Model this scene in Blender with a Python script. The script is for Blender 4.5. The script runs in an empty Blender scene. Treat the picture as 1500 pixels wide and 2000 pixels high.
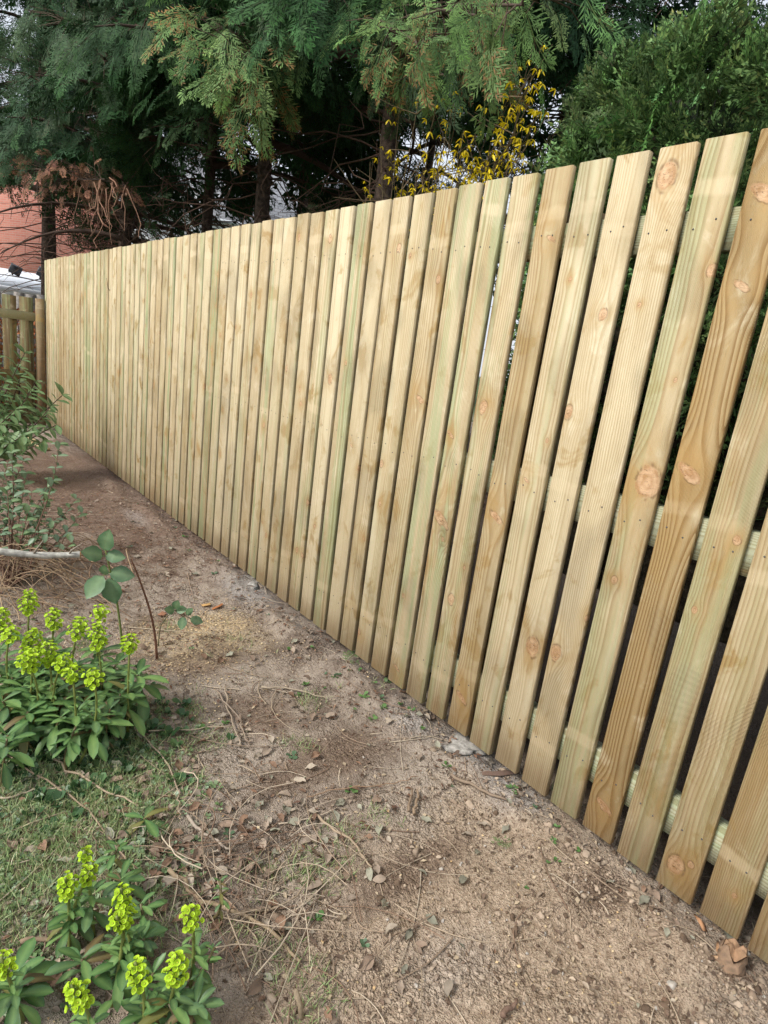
import bpy, math, random
import numpy as np
from mathutils import Matrix, Vector

random.seed(7)
RNG = np.random.default_rng(7)
scene = bpy.context.scene
col = scene.collection

# ------------------------------------------------------------------ camera
FPX, YAW, PITCH, ROLL, CAMZ = 1151.9, 0.72349, -0.25077, 0.13328, 1.22445   # focal in px of a 1500 px wide frame
FX = 1.48224            # front face of the picket fence stands at x = FX, running along +y
Y0, PITCHP = 0.6336, 0.11101
_f = np.array([math.sin(YAW)*math.cos(PITCH), math.cos(YAW)*math.cos(PITCH), math.sin(PITCH)])
_r0 = np.array([math.cos(YAW), -math.sin(YAW), 0.0]); _u0 = np.cross(_r0, _f)
_r = math.cos(ROLL)*_r0 + math.sin(ROLL)*_u0
_u = -math.sin(ROLL)*_r0 + math.cos(ROLL)*_u0
CAM = np.array([0, 0, CAMZ])
cd = bpy.data.cameras.new('camera'); cam = bpy.data.objects.new('camera', cd); col.objects.link(cam)
m = Matrix.Identity(4)
for i in range(3):
    m[i][0] = _r[i]; m[i][1] = _u[i]; m[i][2] = -_f[i]; m[i][3] = CAM[i]
cam.matrix_world = m
cd.sensor_fit = 'HORIZONTAL'; cd.sensor_width = 36; cd.lens = FPX/1500*36
cd.clip_start = 0.02; cd.clip_end = 500
scene.camera = cam
scene.render.resolution_x = 768; scene.render.resolution_y = 1024

# ------------------------------------------------------------------ sky and sun
w = bpy.data.worlds.new('World'); scene.world = w; w.use_nodes = True
nt = w.node_tree; bg = nt.nodes['Background']
sky = nt.nodes.new('ShaderNodeTexSky'); sky.sky_type = 'NISHITA'; sky.sun_disc = False
SUN = Vector((-0.80, 0.10, 0.74)).normalized()
sky.sun_elevation = math.asin(SUN.z); sky.sun_rotation = math.atan2(SUN.x, SUN.y)
sky.air_density = 1.0; sky.dust_density = 4.0; sky.ozone_density = 1.0
mx = nt.nodes.new('ShaderNodeMix'); mx.data_type = 'RGBA'; mx.inputs[0].default_value = 0.6
nt.links.new(sky.outputs[0], mx.inputs[6]); mx.inputs[7].default_value = (14.0, 14.8, 16.0, 1)   # thin bright cloud cover
nt.links.new(mx.outputs[2], bg.inputs[0]); bg.inputs[1].default_value = 0.075
sd = bpy.data.lights.new('sun', 'SUN'); sd.energy = 3.1; sd.angle = math.radians(14); sd.color = (1, 0.97, 0.92)
so = bpy.data.objects.new('sun', sd); col.objects.link(so)
so.rotation_euler = SUN.to_track_quat('Z', 'Y').to_euler()
vs = scene.view_settings
scene.display_settings.display_device = 'sRGB'
vs.view_transform = 'Standard'; vs.look = 'None'; vs.gamma = 1; vs.use_curve_mapping = False
vs.exposure = 0.32
scene.cycles.max_bounces = 3; scene.cycles.diffuse_bounces = 2; scene.cycles.glossy_bounces = 1; scene.cycles.transmission_bounces = 2
scene.cycles.use_adaptive_sampling = True; scene.cycles.adaptive_threshold = 0.03

# ------------------------------------------------------------------ helpers
def ray(px, py):
    d = _f*FPX + _r*(px-750) - _u*(py-1000); return d/np.linalg.norm(d)
def onx(px, py, x): d = ray(px, py); return CAM + d*(x/d[0])
def ony(px, py, y): d = ray(px, py); return CAM + d*(y/d[1])
def onz(px, py, z): d = ray(px, py); return CAM + d*((z-CAMZ)/d[2])

def hash2(ix, iy, seed):
    h = (ix.astype(np.int64)*374761393 + iy.astype(np.int64)*668265263 + seed*1442695041) & 0x7fffffff
    h = ((h ^ (h >> 13))*1274126177) & 0x7fffffff
    h = (h ^ (h >> 16)) & 0xffff
    return h/65535.0
def vnoise(x, y, seed=0):
    x = np.asarray(x, float); y = np.asarray(y, float)
    ix = np.floor(x).astype(np.int64); iy = np.floor(y).astype(np.int64); fx = x-ix; fy = y-iy
    fx = fx*fx*(3-2*fx); fy = fy*fy*(3-2*fy)
    a = hash2(ix, iy, seed); b = hash2(ix+1, iy, seed); c = hash2(ix, iy+1, seed); d = hash2(ix+1, iy+1, seed)
    return (a*(1-fx)+b*fx)*(1-fy) + (c*(1-fx)+d*fx)*fy - 0.5
def fbm(x, y, o=4, seed=0):
    s = 0; a = 1; f = 1
    for i in range(o): s = s + a*vnoise(np.asarray(x)*f+17.3*i, np.asarray(y)*f-9.1*i, seed+i); a *= .5; f *= 2.03
    return s
def sstep(a, b, x): t = np.clip((np.asarray(x)-a)/(b-a), 0, 1); return t*t*(3-2*t)

def gh(x, y):
    """height of the ground"""
    x = np.asarray(x, float); y = np.asarray(y, float)
    near = np.exp(-((x-1.2)**2+(y-1.5)**2)/16)
    z = -0.052 + 0.030*fbm(x*1.3, y*1.3, 3, 3)*near + 0.016*fbm(x*5, y*5, 3, 11)*near + 0.010*fbm(x*19, y*19, 3, 21)*near
    strip = np.exp(-((x-1.40)/0.085)**2)                       # spoil left along the fence
    z = z + strip*(0.036*(0.42+1.1*fbm(x*7, y*7, 3, 31)))*sstep(9, 6, y)
    z = z + 0.10*np.exp(-(((x-1.40)/.10)**2+((y-7.35)/.16)**2))*(0.8+.8*fbm(x*12, y*12, 2, 5))   # heap in the far corner
    z = z + 0.03*np.exp(-(((x-0.2)/.5)**2+((y-3.0)/1.0)**2))
    lim = -0.014 + 0*x
    under = (x > 1.476) & (x < 1.56)
    z = np.where(under, np.minimum(z, lim), z)
    return z
def gz(x, y): return float(gh(np.array([x]), np.array([y]))[0])
def gp(px, py):
    """world point of a spot on the ground"""
    z = -0.05
    for _ in range(6):
        p = onz(px, py, z); z = gz(p[0], p[1])
    return np.array([p[0], p[1], z])

class MB:
    """collects vertices / faces, builds ONE mesh"""
    def __init__(s): s.V = []; s.F3 = []; s.F4 = []; s.C = []; s.n = 0
    def add(s, V, F3=None, F4=None, C=None):
        V = np.asarray(V, np.float32).reshape(-1, 3)
        if F3 is not None and len(F3): s.F3.append(np.asarray(F3, np.int32).reshape(-1, 3)+s.n)
        if F4 is not None and len(F4): s.F4.append(np.asarray(F4, np.int32).reshape(-1, 4)+s.n)
        if C is None: C = np.full((len(V), 3), .5, np.float32)
        C = np.asarray(C, np.float32)
        if C.ndim == 1: C = np.tile(C, (len(V), 1))
        s.V.append(V); s.C.append(C); s.n += len(V); return s
    def box(s, lo, hi, C=None):
        x0, y0, z0 = lo; x1, y1, z1 = hi
        V = [(x0,y0,z0),(x1,y0,z0),(x1,y1,z0),(x0,y1,z0),(x0,y0,z1),(x1,y0,z1),(x1,y1,z1),(x0,y1,z1)]
        return s.add(V, None, [(0,3,2,1),(4,5,6,7),(0,1,5,4),(1,2,6,5),(2,3,7,6),(3,0,4,7)], C)
    def tube(s, P, R, n=5, C=None, cap=True):
        P = np.asarray(P, float); k = len(P); R = np.broadcast_to(np.asarray(R, float), (k,))
        T = np.gradient(P, axis=0); T /= np.linalg.norm(T, axis=1)[:, None]+1e-12
        ref = np.array([0, 0, 1.]) if abs(T[:, 2]).mean() < .8 else np.array([1., 0, 0])
        A = np.cross(T, ref); A /= np.linalg.norm(A, axis=1)[:, None]+1e-12; B = np.cross(T, A)
        th = np.arange(n)*2*math.pi/n
        V = P[:, None, :] + R[:, None, None]*(np.cos(th)[None, :, None]*A[:, None, :] + np.sin(th)[None, :, None]*B[:, None, :])
        i = np.arange(k-1)[:, None]*n; j = np.arange(n)[None, :]; j2 = (j+1) % n
        F = np.stack([i+j, i+j2, i+n+j2, i+n+j], -1).reshape(-1, 4)
        F3 = []
        V = V.reshape(-1, 3)
        if cap:
            V = np.vstack([V, P[0], P[-1]]); c0 = k*n; c1 = k*n+1
            F3 = [(c0, (q+1) % n, q) for q in range(n)] + [(c1, (k-1)*n+q, (k-1)*n+(q+1) % n) for q in range(n)]
        return s.add(V, F3, F, C)
    def inst(s, T, M, O, C=None):
        """T = (V, F3, F4, C) template placed with (m,3,3) matrices and (m,3) offsets; C (m,3) multiplies"""
        V, F3, F4, TC = T; mN = len(O); nv = len(V)
        W = np.einsum('mij,nj->mni', M, V) + O[:, None, :]
        off = (np.arange(mN)*nv)[:, None, None]
        f3 = (np.asarray(F3, np.int32)[None]+off).reshape(-1, 3) if F3 is not None and len(F3) else None
        f4 = (np.asarray(F4, np.int32)[None]+off).reshape(-1, 4) if F4 is not None and len(F4) else None
        if C is None: CC = np.tile(TC, (mN, 1))
        else: CC = (TC[None]*C[:, None, :]).reshape(-1, 3)
        return s.add(W.reshape(-1, 3), f3, f4, CC)
    def mesh(s, name, mat, smooth=False):
        me = bpy.data.meshes.new(name)
        V = np.concatenate(s.V); C = np.concatenate(s.C)
        f3 = np.concatenate(s.F3) if s.F3 else np.zeros((0, 3), np.int32)
        f4 = np.concatenate(s.F4) if s.F4 else np.zeros((0, 4), np.int32)
        me.vertices.add(len(V)); me.vertices.foreach_set('co', V.ravel())
        me.loops.add(f3.size+f4.size); me.loops.foreach_set('vertex_index', np.concatenate([f3.ravel(), f4.ravel()]).astype(np.int32))
        np_ = len(f3)+len(f4); me.polygons.add(np_)
        ls = np.concatenate([np.arange(len(f3))*3, len(f3)*3+np.arange(len(f4))*4]).astype(np.int32)
        me.polygons.foreach_set('loop_start', ls)
        if smooth: me.polygons.foreach_set('use_smooth', np.ones(np_, bool))
        a = me.color_attributes.new('Col', 'FLOAT_COLOR', 'POINT')
        a.data.foreach_set('color', np.hstack([C, np.ones((len(C), 1), np.float32)]).astype(np.float32).ravel())
        me.update(calc_edges=True); me.validate()
        if mat: me.materials.append(mat)
        return me
    def obj(s, name, mat, parent=None, smooth=False):
        return link(name, s.mesh(name, mat, smooth), parent)

def link(name, me, parent=None, loc=None):
    o = bpy.data.objects.new(name, me); col.objects.link(o)
    if parent is not None: o.parent = parent
    if loc is not None: o.location = loc
    return o
def empty(name, loc=(0, 0, 0)):
    return link(name, None, None, Vector([float(c) for c in loc]))
def tag(o, label=None, cat=None, group=None, kind=None):
    if label: o['label'] = label
    if cat: o['category'] = cat
    if group: o['group'] = group
    if kind: o['kind'] = kind
    return o
def frames(D, N=None, spin=None):
    """matrices whose columns are (direction, side, normal)"""
    D = np.asarray(D, float); D = D/np.linalg.norm(D, axis=1)[:, None]
    if N is None: N = RNG.normal(size=D.shape)
    S = np.cross(N, D); S /= np.linalg.norm(S, axis=1)[:, None]+1e-9
    Nn = np.cross(D, S)
    return np.stack([D, S, Nn], axis=2)

# ------------------------------------------------------------------ node helpers
class NG:
    def __init__(s, tree): s.t = tree
    def n(s, typ, **kw):
        nd = s.t.nodes.new(typ)
        for k, v in kw.items(): setattr(nd, k, v)
        return nd
    def set(s, sock, v):
        if isinstance(v, bpy.types.NodeSocket): s.t.links.new(v, sock)
        elif v is not None:
            try: sock.default_value = v
            except Exception: sock.default_value = (*v, 1)
    def m(s, op, a, b=None, c=None, clamp=False):
        nd = s.n('ShaderNodeMath', operation=op, use_clamp=clamp)
        s.set(nd.inputs[0], a)
        if b is not None: s.set(nd.inputs[1], b)
        if c is not None: s.set(nd.inputs[2], c)
        return nd.outputs[0]
    def mul(s, a, b): return s.m('MULTIPLY', a, b)
    def addm(s, a, b): return s.m('ADD', a, b)
    def sub(s, a, b): return s.m('SUBTRACT', a, b)
    def mix(s, f, a, b, blend='MIX'):
        nd = s.n('ShaderNodeMix', data_type='RGBA', blend_type=blend, clamp_factor=True)
        s.set(nd.inputs[0], f); s.set(nd.inputs[6], a); s.set(nd.inputs[7], b); return nd.outputs[2]
    def ramp(s, v, lo, hi, a=0.0, b=1.0, smooth=True):
        nd = s.n('ShaderNodeMapRange', interpolation_type='SMOOTHSTEP' if smooth else 'LINEAR')
        s.set(nd.inputs[0], v); s.set(nd.inputs[1], lo); s.set(nd.inputs[2], hi); s.set(nd.inputs[3], a); s.set(nd.inputs[4], b)
        return nd.outputs[0]
    def noise(s, vec, scale, detail=3, rough=.55, dist=0):
        nd = s.n('ShaderNodeTexNoise'); s.set(nd.inputs['Vector'], vec)
        nd.inputs['Scale'].default_value = scale; nd.inputs['Detail'].default_value = detail
        nd.inputs['Roughness'].default_value = rough; nd.inputs['Distortion'].default_value = dist
        return nd.outputs[0]
    def vec(s, x, y, z):
        nd = s.n('ShaderNodeCombineXYZ'); s.set(nd.inputs[0], x); s.set(nd.inputs[1], y); s.set(nd.inputs[2], z); return nd.outputs[0]
    def xyz(s, v):
        nd = s.n('ShaderNodeSeparateXYZ'); s.set(nd.inputs[0], v); return nd.outputs
    def vscale(s, v, sc):
        nd = s.n('ShaderNodeVectorMath', operation='MULTIPLY'); s.set(nd.inputs[0], v); s.set(nd.inputs[1], sc); return nd.outputs[0]
    def vadd(s, v, sc):
        nd = s.n('ShaderNodeVectorMath', operation='ADD'); s.set(nd.inputs[0], v); s.set(nd.inputs[1], sc); return nd.outputs[0]
    def bump(s, h, strength=.5, dist=.01, normal=None):
        nd = s.n('ShaderNodeBump'); nd.inputs['Strength'].default_value = strength; nd.inputs['Distance'].default_value = dist
        s.set(nd.inputs['Height'], h)
        if normal is not None: s.set(nd.inputs['Normal'], normal)
        return nd.outputs[0]
def newmat(name):
    mt = bpy.data.materials.new(name); mt.use_nodes = True
    g = NG(mt.node_tree); b = mt.node_tree.nodes['Principled BSDF']
    return mt, g, b
def objco(g): return g.n('ShaderNodeTexCoord').outputs['Object']
def colattr(g):
    nd = g.n('ShaderNodeAttribute'); nd.attribute_name = 'Col'; return nd.outputs['Color']
def oattr(g, name):
    nd = g.n('ShaderNodeAttribute'); nd.attribute_type = 'OBJECT'; nd.attribute_name = name; return nd.outputs['Vector']

def simple(name, c, rough=.8, var=.25, scale=20, bump=.3, bdist=.003, spec=.3):
    mt, g, b = newmat(name)
    P = g.n('ShaderNodeNewGeometry').outputs['Position']
    n1 = g.noise(P, scale, 4)
    c2 = tuple(q*(1-var) for q in c); c3 = tuple(min(1, q*(1+var)) for q in c)
    g.set(b.inputs['Base Color'], g.mix(g.ramp(n1, .3, .7), (*c2, 1), (*c3, 1)))
    b.inputs['Roughness'].default_value = rough; b.inputs['Specular IOR Level'].default_value = spec
    if bump: g.set(b.inputs['Normal'], g.bump(n1, bump, bdist))
    return mt

def vcol(name, rough=.6, trans=0.0, var=.25, scale=30, spec=.3, bump=0):
    """colour comes from the vertices (leaf / bark colours, inner shade of cypress crowns put in too), thin leaves let some light through"""
    mt, g, b = newmat(name)
    P = g.n('ShaderNodeNewGeometry').outputs['Position']
    c = colattr(g); n1 = g.noise(P, scale, 3)
    c = g.mix(1.0, c, g.mix(n1, (1-var, 1-var, 1-var, 1), (1+var, 1+var, 1+var, 1)), 'MULTIPLY')
    g.set(b.inputs['Base Color'], c); b.inputs['Roughness'].default_value = rough; b.inputs['Specular IOR Level'].default_value = spec
    if bump: g.set(b.inputs['Normal'], g.bump(n1, bump, .004))
    if trans:
        t = g.n('ShaderNodeBsdfTranslucent'); g.set(t.inputs[0], c)
        mxs = g.n('ShaderNodeMixShader'); mxs.inputs[0].default_value = trans
        g.t.links.new(b.outputs[0], mxs.inputs[1]); g.t.links.new(t.outputs[0], mxs.inputs[2])
        g.t.links.new(mxs.outputs[0], g.t.nodes['Material Output'].inputs[0])
    return mt

# ------------------------------------------------------------------ wood
def make_knot_group():
    t = bpy.data.node_groups.new('knot', 'ShaderNodeTree')
    for nm, ty in (('u', 'NodeSocketFloat'), ('v', 'NodeSocketFloat'), ('k', 'NodeSocketVector'), ('n', 'NodeSocketFloat')):
        t.interface.new_socket(nm, in_out='INPUT', socket_type=ty)
    for nm in ('core', 'rim', 'halo', 'warp', 'e'): t.interface.new_socket(nm, in_out='OUTPUT', socket_type='NodeSocketFloat')
    g = NG(t); gi = g.n('NodeGroupInput'); go = g.n('NodeGroupOutput')
    u, v, k, nz = gi.outputs[0], gi.outputs[1], gi.outputs[2], gi.outputs[3]
    kx, ky, kz = g.xyz(k)
    spike = g.m('LESS_THAN', kz, 0.0)
    r = g.m('MAXIMUM', g.m('ABSOLUTE', kz), 1e-4)
    du = g.sub(u, kx); dv = g.addm(g.sub(v, ky), g.mul(spike, g.mul(du, -.45)))
    asp = g.addm(.72, g.mul(spike, 1.3))
    wob = g.mul(g.sub(nz, .5), g.mul(r, .45))
    a = g.addm(du, wob); b = g.mul(g.addm(dv, wob), asp)
    e = g.m('DIVIDE', g.m('SQRT', g.addm(g.mul(a, a), g.mul(b, b))), r)
    core = g.ramp(e, .8, 1.0, 1, 0)
    rim = g.mul(g.ramp(e, .82, .98), g.ramp(e, 1.0, 1.22, 1, 0))
    h1 = g.m('DIVIDE', du, g.mul(r, 3.2)); h2 = g.m('DIVIDE', dv, g.mul(r, 3.6))
    halo = g.m('EXPONENT', g.mul(-1, g.addm(g.mul(h1, h1), g.mul(h2, h2))))
    w1 = g.m('DIVIDE', du, g.mul(r, 2.4)); w2 = g.m('DIVIDE', dv, g.mul(r, 3.2))
    warp = g.mul(g.mul(du, -.9), g.m('EXPONENT', g.mul(-1, g.addm(g.mul(w1, w1), g.mul(w2, w2)))))
    for i, s in enumerate((core, rim, halo, warp, e)): g.t.links.new(s, go.inputs[i])
    return t
KNOT = make_knot_group()

def wood_material(name, pale, brown, nk=4, props=True, ring=.0055):
    mt, g, b = newmat(name)
    P = objco(g); t, u, v = g.xyz(P)
    rnd = g.n('ShaderNodeObjectInfo').outputs['Random']
    off = g.vec(g.mul(rnd, 31.0), g.mul(rnd, 57.0), g.mul(rnd, 83.0))
    Pn = g.vadd(P, off)
    r2 = g.m('FRACT', g.mul(rnd, 7.31)); r3 = g.m('FRACT', g.mul(rnd, 17.77)); r4 = g.m('FRACT', g.mul(rnd, 41.3))
    if props:
        tone = oattr(g, 'tone'); tb, tg, tr = g.xyz(tone)
        bands = oattr(g, 'bands'); b1, b2, bs = g.xyz(bands)
    else:
        tb, tg, tr = g.mul(r2, .5), g.mul(r3, .5), .35
    fine = g.noise(g.vscale(Pn, (50, 50, 40)), 1.0, 1)
    core = rim = halo = emin = None; wsum = 0.0
    for i in range(nk):
        gn = g.n('ShaderNodeGroup'); gn.node_tree = KNOT
        g.set(gn.inputs[0], u); g.set(gn.inputs[1], v); g.set(gn.inputs[2], oattr(g, 'k%d' % (i+1))); g.set(gn.inputs[3], fine)
        o = gn.outputs
        core = o[0] if core is None else g.m('MAXIMUM', core, o[0])
        rim = o[1] if rim is None else g.m('MAXIMUM', rim, o[1])
        halo = o[2] if halo is None else g.m('MAXIMUM', halo, o[2])
        wsum = g.addm(wsum, o[3])
        emin = o[4] if emin is None else g.m('MINIMUM', emin, o[4])
    # growth rings of the log the board was sawn from
    low = g.noise(g.vscale(Pn, (2.0, 4.0, 1.6)), 1.0, 2)
    lo2 = g.noise(g.vscale(Pn, (14, 26, 5)), 1.0, 3)
    u0 = g.addm(g.mul(g.sub(r2, .5), .13), g.mul(v, g.mul(g.sub(r3, .5), .03)))
    uu = g.addm(g.addm(g.sub(u, u0), wsum), g.addm(g.mul(g.sub(low, .5), .05), g.mul(g.sub(lo2, .5), .004)))
    tt = g.sub(t, g.addm(.012, g.mul(r4, .06)))
    rad = g.m('SQRT', g.addm(g.mul(uu, uu), g.mul(tt, tt)))
    ph = g.m('DIVIDE', rad, g.mul(ring, g.addm(.7, g.mul(r3, .7))))
    fr = g.m('FRACT', ph)
    late = g.mul(g.ramp(fr, .25, .88), g.ramp(fr, .90, 1.0, 1, 0))
    # colour
    big = g.noise(g.vscale(Pn, (3, 9, 2.2)), 1.0, 4, .6)
    streak = g.noise(g.vscale(Pn, (20, 70, 1.5)), 1.0, 3)
    stainN = g.noise(g.vadd(g.vscale(Pn, (3, 9, 6.5)), (9, 3, 5)), 1.0, 4, .62, .6)
    bf = g.addm(g.addm(tb, .05), g.addm(g.mul(g.sub(big, .47), 1.7), g.mul(g.sub(streak, .5), .8)))
    c = g.mix(g.m('MULTIPLY', bf, 1.0, clamp=True), (*pale, 1), (*brown, 1))
    c = g.mix(g.mul(g.ramp(stainN, .545, .66), g.addm(.42, g.mul(r4, .5))), c, (.375, .25, .098, 1))
    c = g.mix(g.mul(g.ramp(stainN, .44, .30), .35), c, (.76, .68, .50, 1))
    c = g.mix(g.mul(g.ramp(g.addm(v, g.mul(g.sub(big, .5), .12)), .15, .02), g.addm(.35, g.mul(streak, .7))), c, (.29, .205, .115, 1))
    gm = g.mul(g.ramp(g.noise(g.vadd(g.vscale(Pn, (4, 30, 1.6)), (3, 7, 1)), 1.0, 3), .42, .64), tg)
    c = g.mix(gm, c, (.30, .40, .21, 1))
    c = g.mix(g.mul(late, g.addm(.34, g.mul(tr, .75))), c, g.mix(1.0, c, (.58, .47, .34, 1), 'MULTIPLY'))
    # pale bands left by the stacking strips
    if props:
        for bb in (b1, b2):
            d = g.m('ABSOLUTE', g.addm(g.sub(v, bb), g.addm(g.mul(g.sub(low, .5), .02), g.mul(u, g.mul(g.sub(r3, .5), .35)))))
            k = g.mul(g.mul(g.ramp(g.addm(d, g.mul(g.sub(lo2, .5), .016)), .010, .024, 1, 0), bs), g.addm(.15, g.mul(streak, 1.1)))
            c = g.mix(k, c, (.70, .57, .37, 1))
    # knots
    if emin is None: core = rim = halo = g.m('MULTIPLY', t, 0.0)
    hn = g.mul(halo, g.ramp(stainN, .35, .6))
    c = g.mix(g.mul(hn, .75), c, (.40, .25, .095, 1))
    kr = g.m('SINE', g.mul(emin if emin is not None else 0.0, 14.0))
    kc = g.mix(g.addm(g.mul(kr, .22), g.ramp(fine, .25, .75)), (.40, .22, .105, 1), (.62, .41, .25, 1))
    c = g.mix(g.mul(core, .78), c, kc)
    c = g.mix(g.mul(rim, g.ramp(fine, .40, .62, 0, .65)), c, (.18, .10, .05, 1))
    crackn = g.noise(g.vadd(g.vscale(Pn, (30, 30, 160)), (2, 2, 2)), 1.0, 1)
    crk = g.mul(core, g.ramp(g.m('ABSOLUTE', g.sub(crackn, .5)), .0, .015, 1, 0))
    c = g.mix(g.mul(crk, .8), c, (.06, .03, .015, 1))
    # dark specks and short tears
    sp = g.noise(g.vadd(g.vscale(Pn, (90, 240, 40)), (1, 5, 2)), 1.0, 2)
    c = g.mix(g.mul(g.ramp(sp, .70, .78), .45), c, (.20, .13, .06, 1))
    g.set(b.inputs['Base Color'], c)
    b.inputs['Roughness'].default_value = .72; b.inputs['Specular IOR Level'].default_value = .25
    # saw marks: fine diagonal chatter broken up by noise
    sw = g.m('SINE', g.mul(g.addm(v, g.mul(u, g.addm(.3, r2))), 1900.0))
    swm = g.mul(sw, g.mul(g.ramp(g.noise(g.vscale(Pn, (5, 10, 5)), 1.0, 0), .5, .7), .28))
    fib = g.noise(g.vscale(Pn, (200, 420, 20)), 1.0, 2)
    h = g.addm(swm, g.mul(fib, 1.0))
    g.set(b.inputs['Normal'], g.bump(h, .75, .0026))
    return mt

M = {}
M['picket'] = wood_material('fresh_softwood', (.605, .512, .335), (.37, .265, .128))
M['rail'] = wood_material('treated_rail', (.46, .47, .33), (.36, .38, .24), nk=0, props=False)
M['old_picket'] = wood_material('weathering_softwood', (.25, .19, .095), (.16, .11, .06), nk=0, props=False, ring=.008)
M['post'] = wood_material('post_wood', (.30, .21, .12), (.18, .12, .07), nk=0, props=False)
M['nail'] = simple('nail_steel', (.09, .085, .08), .5, .3, 400, 0)
M['bark'] = simple('cypress_bark', (.085, .06, .046), .95, .5, 28, 1.0, .02)
M['foliage'] = vcol('cypress_foliage', .65, .2, .35, 25, .15)
M['twig'] = vcol('twig_bark', .85, 0, .35, 120, .2, .4)
M['leaf'] = vcol('leaf', .42, .22, .22, 60, .4)
M['lime'] = vcol('lime_bracts', .5, .30, .15, 90, .3)
M['yellow'] = vcol('yellow_petals', .5, .30, .12, 90, .3)
M['clod'] = vcol('soil_clods', .95, 0, .3, 150, .1, .5)
M['dead'] = vcol('dead_leaf', .8, .15, .3, 120, .2)
M['concrete'] = simple('concrete', (.31, .29, .26), .95, .3, 60, .8, .006)
M['brick'] = None

# ------------------------------------------------------------------ ground
def ground_material():
    mt, g, b = newmat('soil')
    P = g.n('ShaderNodeNewGeometry').outputs['Position']
    x, y, z = g.xyz(P)
    big = g.noise(P, 1.6, 4); mid = g.noise(P, 9, 5, .62); fin = g.noise(P, 70, 3, .7); grit = g.noise(P, 260, 1, .7)
    c = g.mix(g.ramp(mid, .32, .68), (.165, .126, .098, 1), (.365, .302, .243, 1))
    c = g.mix(g.mul(g.ramp(big, .45, .62), .75), c, (.415, .352, .288, 1))
    def zone(cx, cy, rx, ry, soft=.5, rot=0.0, nk=1.2):
        ca, sa = math.cos(rot), math.sin(rot)
        dx = g.sub(x, cx); dy = g.sub(y, cy)
        a = g.m('DIVIDE', g.addm(g.mul(dx, ca), g.mul(dy, sa)), rx); bb = g.m('DIVIDE', g.sub(g.mul(dy, ca), g.mul(dx, sa)), ry)
        d = g.addm(g.m('SQRT', g.addm(g.mul(a, a), g.mul(bb, bb))), g.mul(g.sub(mid, .5), nk))
        return g.ramp(d, 1-soft, 1+soft, 1, 0)
    # reddish needle-strewn soil further along
    q = gp(230, 980); c = g.mix(g.mul(zone(q[0]+.1, 4.9, .9, 1.9, .4), .75), c, g.mix(g.ramp(fin, .35, .65), (.115, .068, .048, 1), (.235, .150, .108, 1)))
    # sandy loam near the camera
    q = gp(1050, 1800); c = g.mix(g.mul(zone(q[0], q[1], .75, .42, .5), .85), c, g.mix(g.ramp(fin, .3, .7), (.27, .192, .130, 1), (.51, .40, .292, 1)))
    # damp dark soil
    for px, py, rx, ry in ((640, 1480, .22, .10), (800, 1700, .22, .06), (380, 1290, .16, .12), (1180, 1740, .10, .05), (520, 1400, .10, .12)):
        q = gp(px, py); c = g.mix(g.mul(zone(q[0], q[1], rx, ry, .6), .85), c, g.mix(g.ramp(fin, .3, .7), (.125, .084, .058, 1), (.22, .155, .112, 1)))
    # sawdust
    for px, py, rx, ry, s in ((420, 1215, .14, .11, .9), (350, 1250, .20, .20, .55), (480, 1250, .12, .12, .4)):
        q = gp(px, py); c = g.mix(g.mul(g.mul(zone(q[0], q[1], rx, ry, .7), s), g.ramp(fin, .35, .6)), c, (.60, .46, .27, 1))
    # cement dust round the post feet
    for px, py, rx, ry, s in ((480, 1150, .10, .20, .9), (795, 1398, .06, .10, .75), (940, 1480, .09, .13, .9), (1010, 1545, .10, .10, .8), (1290, 1720, .07, .2, .35), (265, 1010, .05, .2, .5), (880, 1880, .13, .08, .35)):
        q = gp(px, py); c = g.mix(g.mul(zone(q[0], q[1], rx, ry, .6), s*.8), c, g.mix(g.ramp(fin, .3, .7), (.29, .26, .235, 1), (.46, .43, .40, 1)))
    # turf soil, moss green film
    q = gp(60, 1640); gz_ = zone(q[0]-.12, q[1]+.0, .42, .50, .35, 0, 1.5)
    c = g.mix(g.mul(gz_, g.mul(g.ramp(fin, .35, .62), .8)), c, (.17, .18, .085, 1))
    c = g.mix(g.mul(g.ramp(grit, .58, .72), .5), c, (.42, .34, .25, 1))
    c = g.mix(g.mul(g.ramp(grit, .42, .28), .5), c, (.085, .058, .04, 1))
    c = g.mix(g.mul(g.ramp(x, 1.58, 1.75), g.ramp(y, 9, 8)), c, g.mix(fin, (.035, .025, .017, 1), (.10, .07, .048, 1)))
    far = g.ramp(y, 9, 14); far = g.m('MAXIMUM', far, g.ramp(x, -1.5, -3.5)); c = g.mix(far, c, (.07, .10, .04, 1))
    vc = g.n('ShaderNodeTexVoronoi'); vc.inputs['Scale'].default_value = 95; g.set(vc.inputs['Vector'], P)
    vd = g.n('ShaderNodeTexVoronoi'); vd.inputs['Scale'].default_value = 210; g.set(vd.inputs['Vector'], P)
    cellr = g.xyz(vc.outputs['Color'])[0]; celld = g.xyz(vd.outputs['Color'])[1]
    crumb = g.ramp(g.noise(P, 5, 1), .47, .66)
    vf = g.mix(crumb, (1, 1, 1, 1), g.mix(g.addm(g.mul(cellr, .6), g.mul(celld, .4)), (.76, .75, .74, 1), (1.24, 1.24, 1.24, 1)))
    c = g.mix(1.0, c, vf, 'MULTIPLY')
    vk = g.n('ShaderNodeTexVoronoi'); vk.feature = 'DISTANCE_TO_EDGE'; vk.inputs['Scale'].default_value = 6.5; g.set(vk.inputs['Vector'], g.vadd(P, g.vscale(g.vec(mid, fin, 0.0), (.16, .06, 0))))
    crack = g.mul(g.ramp(vk.outputs['Distance'], .006, .022, 1, 0), g.ramp(big, .46, .56))
    c = g.mix(g.mul(crack, .75), c, (.09, .062, .045, 1))
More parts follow.
